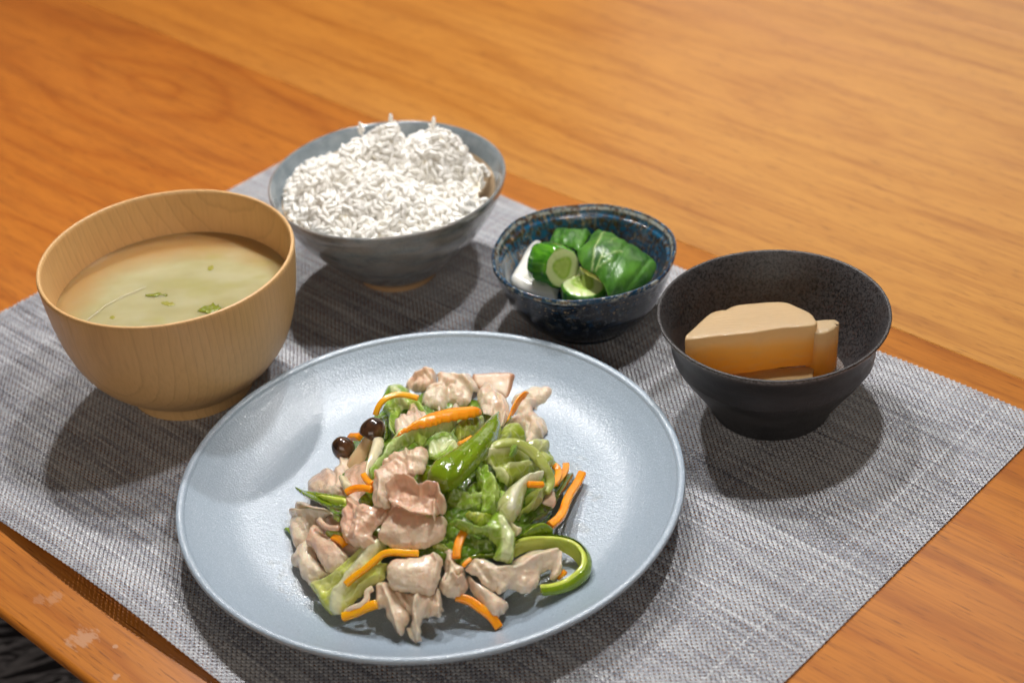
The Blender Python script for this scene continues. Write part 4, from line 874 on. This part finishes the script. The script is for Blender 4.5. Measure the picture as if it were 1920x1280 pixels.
carl(P('C', [(540, 1000), (640, 965), (740, 920), (825, 890)]), 'carrot strip on the plate at the bottom left', KY, w=.0034, t=.0030, offs=[.0028, .003, .0035, .004])
carl(P('B', [(1425, 945), (1390, 1020), (1330, 1110), (1285, 1200)])+P('D', [(1130, 130), (1080, 200), (1015, 245)]), 'long carrot strip leaning on the plate at the far right', w=.0036, t=.0030, offs=[.004, .0038, .0034, .003, .0028, .0028, .0025])
carl(P('B', [(1180, 875), (1215, 900), (1225, 960), (1195, 1020), (1160, 1045)]), 'curved carrot sliver right of the arching cabbage stem', w=.0030, t=.0014, off=.0065)
carl(P('B', [(1285, 865), (1290, 910), (1250, 970), (1190, 1040)]), 'second carrot sliver behind the curved one at the right', w=.0030, t=.0016, off=.0045)
carl(P('B', [(958, 1040), (1020, 1043), (1090, 1043)]), 'short carrot piece poking out above the white cabbage rib', w=.0024, t=.0022, off=.0150)
carl(P('D', [(320, 280), (285, 340), (255, 420), (245, 510)]), 'brownish carrot strip running down into the knotted pork', w=.0034, t=.0024, off=.0060)
carl(P('D', [(240, 830), (350, 860), (450, 930), (540, 1000), (600, 1090)]), 'carrot strip under the rolled pork end at the bottom', w=.0036, t=.0020, offs=[.0010, .0010, .0012, .0014, .0014])
carl(P('D', [(300, 580), (330, 540), (370, 518)]), 'thin carrot end above the horizontal pork slice', w=.0016, t=.0014, off=.0075)
carl(P('B', [(365, 700), (420, 680), (480, 640)]), 'carrot end between the cupped leaf and the large pepper', w=.0022, t=.002, off=.0090)
carl(P('C', [(460, 340), (520, 360), (560, 400)]), 'dark orange carrot end under the folded tan pork', w=.003, t=.0024, off=.0060)
carl(P('D', [(1085, 670), (1115, 650), (1145, 625)]), 'small carrot end inside the pepper ring', w=.0024, t=.0022, off=.0030)
s = NT('oily_juice'); OJ = s.set((.80, .66, .42), .03, trans=.85, ior=1.36, coat=.5, coatr=.02)
Vd = []; Fd = []
for k in range(64):
    t = rng.uniform(0, 1)
    pc = [(545+250*t, 1065+120*t), (1000-120*t, 1120+50*t), (590+100*t, 1140+50*t), (1050+60*t, 960-90*t)][k % 4]
    pw = at([(pc[0]+rng.normal()*14, pc[1]+rng.normal()*10)], ZM+.0056)[0]; r_ = rng.uniform(.0003, .0011); el = rng.uniform(.7, 1.5)
    b0_ = len(Vd); Vd.append((pw[0], pw[1], pw[2]+r_*.35))
    for (fr_, hz_) in ((.6, .26), (1, 0.02)):
        for q in range(12):
            a_ = 2*math.pi*q/12; Vd.append((pw[0]+r_*el*fr_*math.cos(a_), pw[1]+r_*fr_*math.sin(a_), pw[2]+r_*hz_))
    for q in range(12):
        q2 = (q+1) % 12; Fd.append((b0_, b0_+1+q, b0_+1+q2)); Fd.append((b0_+1+q, b0_+13+q, b0_+13+q2, b0_+1+q2))
o = pydata('oil_droplets', Vd, Fd, OJ); tag(o, 'small oily droplets on the plate around the stir fry', 'droplets', kind='stuff')
# ================================================================== pickles in the small dish
def dishf(x, y): return .026+0*x
def dmound(x, y):
    q = ((x-DS[0])/.036)**2+((y-DS[1])/.036)**2
    return .0255+.010*np.maximum(0, 1-q)
s = NT('pickled_leaf'); rib = s.attr('rib')
n1 = s.noise(60, detail=4, rough=.6, dist=.5)
c = s.mix(s.ramp(n1, [(.38, 0), (.62, 1)]), (.020, .095, .008), (.085, .25, .022))
c = s.mix(s.ramp(s.attr('edge'), [(0, .75), (.22, .0)]), c, (.10, .33, .02))
c = s.mix(s.math('MULTIPLY', s.ramp(s.noise(1, s.mapping((700, 200, 200), (0, 0, 0), (0, 0, .9)), 3), [(.5, 0), (.8, 1)]), .45), c, (.12, .27, .09))
c = s.mix(s.math('MULTIPLY', rib, .8), c, (.42, .55, .22))
LF = s.set(c, .38, s.bump(s.noise(1, s.mapping((500, 140, 200), (0, 0, 0), (0, 0, .9)), 4), .35, .0010), sss=.15, sssr=(.3, .8, .1), scale=.002, coat=.22, coatr=.2)
o = patch('pickled_leaf', P('K', [(600, 380), (620, 340), (680, 292), (800, 285), (880, 300), (960, 330), (900, 400), (850, 470), (760, 430), (640, 400)]), LF, off=.0015, dome=.003, dw=12, ruf=.0016, rs=14, hf=dmound, folds=[(P('K', [(660, 330), (780, 350), (920, 340)]), .002, 5)])
tag(o, 'small dark pickled leaf behind the cucumber chunk', 'pickle')
o = patch('pickled_leaf', P('K', [(835, 470), (870, 420), (920, 390), (960, 330), (1000, 290), (1060, 302), (1130, 320), (1200, 355), (1270, 385), (1330, 420), (1400, 470), (1470, 520), (1505, 560), (1515, 610), (1480, 690), (1420, 750), (1330, 810), (1240, 840), (1110, 860), (1060, 765), (1000, 670), (900, 620), (860, 590)]), LF, off=.0035, dome=.0060, dw=20, ruf=.0008, rs=40, hf=dmound, thick=.0018,
          folds=[(P('K', [(1065, 340), (1010, 450), (975, 520), (960, 645)]), .0007, 1.5, .9), (P('K', [(1050, 530), (1020, 590), (990, 650)]), .0006, 1.3, .8), (P('K', [(1200, 540), (1100, 565), (1040, 585)]), .0005, 1.1, .7), (P('K', [(1120, 600), (1050, 620), (1000, 640)]), .0005, 1.1, .6), (P('K', [(1180, 380), (1090, 480)]), .0004, 1.2, .4), (P('K', [(1270, 400), (1230, 480), (1100, 700)]), -.0010, 5), (P('K', [(1440, 560), (1350, 680), (1250, 800)]), -.0008, 4)])
tag(o, 'large dark green pickled leaf with pale veins folded in the small dish', 'pickle')
o = patch('pickled_leaf', P('K', [(860, 590), (940, 630), (1020, 680), (1080, 730), (1040, 735), (950, 690), (870, 640)]), CY, off=.0015, dome=.0008, ruf=.0003, hf=dmound)
tag(o, 'narrow yellow green leaf edge below the large pickled leaf', 'pickle')
# cucumber
s = NT('cucumber_skin')
x, y, z = s.sep(); sk = s.noise(1, s.comb(s.math('MULTIPLY', s.math('ARCTAN2', y, x), 5), s.math('MULTIPLY', z, 60), 0), 3)
c = s.mix(s.ramp(sk, [(.35, 0), (.65, 1)]), (.025, .15, .006), (.12, .38, .018))
CSK = s.set(c, .15, s.bump(s.noise(140), .35, .0015), coat=.8, coatr=.05, sss=.1, sssr=(.3, .8, .1), scale=.002)
s = NT('cucumber_flesh')
x, y, z = s.sep(); rr2 = s.math('SQRT', s.math('ADD', s.math('MULTIPLY', x, x), s.math('MULTIPLY', y, y)))
n1 = s.noise(300, detail=3); an = s.math('ARCTAN2', y, x)
tri = s.math('MULTIPLY', s.math('COSINE', s.math('MULTIPLY', an, 3)), .0006)
rq = s.math('ADD', rr2, tri)
c = s.ramp(s.math('MULTIPLY', rq, 90), [(0, (.36, .50, .10)), (.30, (.42, .56, .13)), (.42, (.30, .48, .06)), (.52, (.58, .70, .30)), (.78, (.62, .72, .33)), (.90, (.25, .50, .05)), (1, (.06, .28, .01))])
seed = s.ramp(s.vor(1, s.comb(s.math('MULTIPLY', an, 1.9), s.math('MULTIPLY', rr2, 160), 0)), [(.12, 1), (.24, 0)])
c = s.mix(s.math('MULTIPLY', s.math('MULTIPLY', seed, s.ramp(s.math('MULTIPLY', rr2, 90), [(.12, 0), (.2, 1), (.42, 1), (.5, 0)])), .5), c, (.66, .72, .25))
CFL = s.set(c, .2, s.bump(n1, .25, .0006), sss=.45, sssr=(.7, 1, .3), scale=.004, coat=.5, coatr=.08)
def cucumber(loc, axis, R_, L_, label, bumpy=.05, spin=0):
    ax = Vector(axis).normalized(); rot = Vector((0, 0, 1)).rotation_difference(ax)
    root = bpy.data.objects.new('cucumber_slice', None); root.empty_display_size = .01
    seg = 72; v = []; f = []; rows = 14
    def rad(t, u): return R_*(1+.03*math.sin(3*t+spin)+bumpy*(.6*noise.noise(Vector((math.cos(t)*1.6, math.sin(t)*1.6, u*2.2+spin)))+.5*max(0, noise.noise(Vector((math.cos(t)*3.2, math.sin(t)*3.2, u*5+spin))))))
    for j in range(rows+1):
        u = j/rows; z = L_/2-L_*u; ce = 1-.10*max(0, (abs(2*u-1)-.82)/.18)**2
        for k in range(seg):
            t = 2*math.pi*k/seg; r = rad(t, u)*ce; v.append((r*math.cos(t), r*math.sin(t), z))
    for j in range(rows):
        for k in range(seg):
            k2 = (k+1) % seg; f.append((j*seg+k, (j+1)*seg+k, (j+1)*seg+k2, j*seg+k2))
    o = pydata('cucumber_slice', v, f, CSK); o.location = loc; o.rotation_mode = 'QUATERNION'; o.rotation_quaternion = rot
    tag(o, label, 'pickle')
    for zz, sg in ((L_/2, 1), (-L_/2, -1)):
        fv = [(0, 0, zz+sg*.0004)]; ff = []
        for j in range(1, 9):
            for k in range(seg):
                t = 2*math.pi*k/seg; u = 0 if sg > 0 else 1; r = rad(t, u)*.90*j/8
                fv.append((r*math.cos(t), r*math.sin(t), zz+sg*(.0004*(1-(j/8)**4)+.00018*noise.noise(Vector((r*600*math.cos(t), r*600*math.sin(t), 1)))*(j < 8))))
        for k in range(seg):
            k2 = (k+1) % seg; ff.append((0, 1+k, 1+k2) if sg > 0 else (0, 1+k2, 1+k))
            for j in range(7):
                q = (1+j*seg+k, 1+(j+1)*seg+k, 1+(j+1)*seg+k2, 1+j*seg+k2); ff.append(q if sg > 0 else q[::-1])
        pydata('cut_face', fv, ff, CFL, o)
    return o
cpt = at(P('K', [(705, 600)]), .0365)[0]; ax = np.array([.50, -.80, .28]); ax /= np.linalg.norm(ax)
cucumber(tuple(cpt-ax*.0085), ax, .0100, .0170, 'bumpy green cucumber chunk with its seeded cut face to the viewer', .16, 1.2)
cpt = at(P('K', [(885, 735)]), .0285)[0]
cucumber(tuple(cpt-np.array([0, 0, .0035])), (.05, -.16, 1), .0108, .0085, 'flat cucumber slice lying at the front of the small dish', .03, 3.0)
# daikon pickle
s = NT('white_radish'); WD = s.set(s.mix(s.noise(80), (.74, .74, .68), (.82, .82, .78)), .25, s.bump(s.noise(400), .15, .0005), sss=.5, sssr=(1, .95, .8), scale=.004, coat=.4, coatr=.1)
o = patch('radish_slice', P('K', [(425, 375), (455, 362), (510, 375), (600, 480), (660, 620), (680, 760), (668, 850), (655, 900), (560, 885), (420, 845), (300, 780), (255, 730), (270, 680), (330, 580), (390, 450)]), WD, off=-.0075, dome=.0012, dw=6, ruf=.0002, jag=.1, thick=.006, hf=lambda x, y: .0300+.0*x, rise=.25)
tag(o, 'smooth white pickled radish slice at the left of the small dish', 'pickle')
# ================================================================== braised radish in the black bowl
s = NT('braised_radish'); x, y, z = s.sep()
fib = s.noise(1, s.mapping((90, 900, 300), rot=(0, 0, .1)), 4, .6)
lo = s.ramp(s.math('ADD', s.math('MULTIPLY', z, 60), s.math('MULTIPLY', s.noise(70, detail=2), .35)), [(.0, (1.0, .54, .09)), (.38, (.98, .60, .16)), (.66, (.88, .66, .36)), (1.0, (.78, .62, .38))])
nrm = s.n.new('ShaderNodeNewGeometry')
c = s.mix(s.math('MULTIPLY', s.ramp(fib, [(.5, 0), (.75, 1)]), .25), lo, (.72, .54, .30))
BR = s.set(c, .24, s.bump(s.noise(900, detail=2), .25, .0005, s.bump(fib, .5, .0008)), coat=.5, coatr=.10)
tr = s.n.new('ShaderNodeBsdfTranslucent'); s.L(c, tr.inputs['Color']); mx = s.n.new('ShaderNodeMixShader'); mx.inputs[0].default_value = .45
s.L(s.p.outputs[0], mx.inputs[1]); s.L(tr.outputs[0], mx.inputs[2]); s.L(mx.outputs[0], s.n['Material Output'].inputs['Surface'])
def prism(name, top_px, ztop, h, label, jagb=0, taper=.97):
    ol = resample(top_px, 6); T_ = at(ol, ztop); c_ = T_.mean(0); ori = np.array([c_[0], c_[1], ztop-h*.55])
    n = len(T_); rings = []; V_ = []
    for k, (fz, sc) in enumerate(((0, .985), (.04, 1), (.25, 1.0), (.5, 1), (.75, .99), (.97, taper), (1, taper-.02))):
        for i in range(n):
            p = T_[i].copy(); q = c_+(p-c_)*sc
            w = .00035*noise.noise(Vector((i*.25, fz*3, ztop*500)))
            q[:2] += (p-c_)[:2]/np.linalg.norm((p-c_)[:2])*w; q[2] = ztop-h*fz
            V_.append(q-ori)
    F_ = []
    for k in range(6):
        for i in range(n):
            i2 = (i+1) % n; F_.append((k*n+i, k*n+i2, (k+1)*n+i2, (k+1)*n+i))
    # top cap grid
    px = resample(top_px, 6); mn, mx = px.min(0), px.max(0); g = []
    yy = mn[1]
    while yy < mx[1]:
        xx = mn[0]
        while xx < mx[0]: g.append((xx, yy)); xx += 6
        yy += 5
    g = np.array(g); g = g[inside(g, px)]; g = g[segdist(g, np.vstack([px, px[:1]])) > 4]
    allp = np.vstack([px, g]); res = delaunay_2d_cdt([Vector(p) for p in allp], [], [list(range(n))], 1, 1e-6)
    idx = {}
    for j, src in enumerate(res[3]):
        s0 = src[0] if src else None
        if s0 is not None and s0 < n: idx[j] = s0
        else:
            q = at([(res[0][j].x, res[0][j].y)], ztop)[0]; q = c_+(q-c_)*.985; q[2] = ztop+.0002+.00025*noise.noise(Vector((q[0]*400, q[1]*900, 2)))
            idx[j] = len(V_); V_.append(q-ori)
    for t in res[2]:
        if len(t) == 3: F_.append(tuple(idx[i] for i in t))
    F_.append(tuple(6*n+i for i in range(n))[::-1])
    ob = pydata(name, V_, F_, BR); ob.location = ori
    bm = bmesh.new(); bm.from_mesh(ob.data); bmesh.ops.recalc_face_normals(bm, faces=bm.faces); bm.to_mesh(ob.data); bm.free()
    b_ = ob.modifiers.new('round', 'BEVEL'); b_.width = .0006; b_.segments = 2; b_.limit_method = 'ANGLE'; b_.angle_limit = math.radians(35)
    return tag(ob, label, 'braised radish')
prism('braised_radish', P('Y', [(1385, 554), (1240, 560), (1170, 590), (1190, 640), (1262, 660), (1330, 648), (1400, 604), (1416, 574)]), ZM+.0405, .026, 'small braised radish wedge behind the right end of the big one')
prism('braised_radish', P('Y', [(258, 700), (262, 672), (330, 610), (380, 560), (450, 505), (530, 482), (560, 482), (640, 447), (800, 428), (1000, 422), (1100, 460), (1200, 505), (1234, 545), (1240, 595), (1000, 618), (750, 655), (500, 678), (330, 700)]), ZM+.0445, .0215, 'large half round amber braised radish piece on top in the black bowl')
prism('braised_radish', P('Y', [(500, 960), (700, 930), (950, 920), (1200, 905), (1215, 960), (1190, 1040), (1000, 1080), (700, 1080), (540, 1010)]), ZM+.0215, .012, 'lower braised radish piece half hidden by the front rim')
s = NT('dark_broth'); bh = s.set((.055, .026, .010), .03, s.bump(s.noise(80), .03, .001), spec=.6, coat=.5, coatr=.02)
v = [(0, 0, 0)]+[(.0325*math.cos(2*math.pi*k/80), .0325*math.sin(2*math.pi*k/80), 0) for k in range(80)]
o = pydata('broth', v, [(0, 1+k, 1+(k+1) % 80) for k in range(80)], bh); o.location = (BB[0], BB[1], ZM+.0165)
tag(o, 'shallow dark brown broth around the braised radish', 'broth')
# ---- leaf scraps in the soup
def leafm(col):
    s = NT('soup_leaf'); return s.set(col, .25, s.bump(s.noise(400), .4, .001), coat=.5, coatr=.05, sss=.3, sssr=(.5, .7, .1), scale=.002)
LG = leafm((.20, .23, .012)); LM = leafm((.33, .32, .055))
sf = lambda x, y: sz+0*x
for ol, lab, m_, of in (([(930, 850), (990, 838), (1040, 832), (1060, 845), (1098, 842), (1094, 860), (1050, 860), (1000, 866), (950, 868)], 'thin green leaf scrap floating in the middle of the soup', LG, .0001),
                    ([(1320, 970), (1370, 935), (1420, 925), (1440, 908), (1460, 930), (1480, 915), (1478, 940), (1506, 945), (1490, 965), (1450, 985), (1410, 1003), (1380, 985)], 'ragged green leaf scrap floating by the front rim of the wooden bowl', LG, .0002),
                    ([(1040, 905), (1100, 895), (1160, 910), (1150, 940), (1080, 940)], 'faint olive scrap below the thin green one in the soup', LM, -.00022),
                    ([(650, 1020), (690, 1005), (715, 1020), (700, 1040), (660, 1040)], 'faint olive scrap near the left front of the soup', LM, -.00022),
                    ([(1390, 640), (1440, 625), (1450, 660), (1400, 680)], 'faint olive scrap at the back of the soup', LM, -.00022)):
    o = patch('leaf_scrap', P('X', ol), m_, off=of, thick=.0007, dome=0, ruf=.0003, rs=5, jag=.8, hf=sf, step=2.4)
    tag(o, lab, 'leaf', 'leaf scraps in the soup')
o = sweep('pale_strand', P('X', [(480, 1050), (560, 985), (640, 925), (760, 862), (860, 820), (935, 790)]), leafm((.50, .46, .27)), w=.0008, t=.0004, off=.0001, hf=sf, up=(0, 0, 1), square=1)  # thin pale strand laid along a curve on the soup surface
tag(o, 'thin pale curved strand at the left of the soup', 'onion')
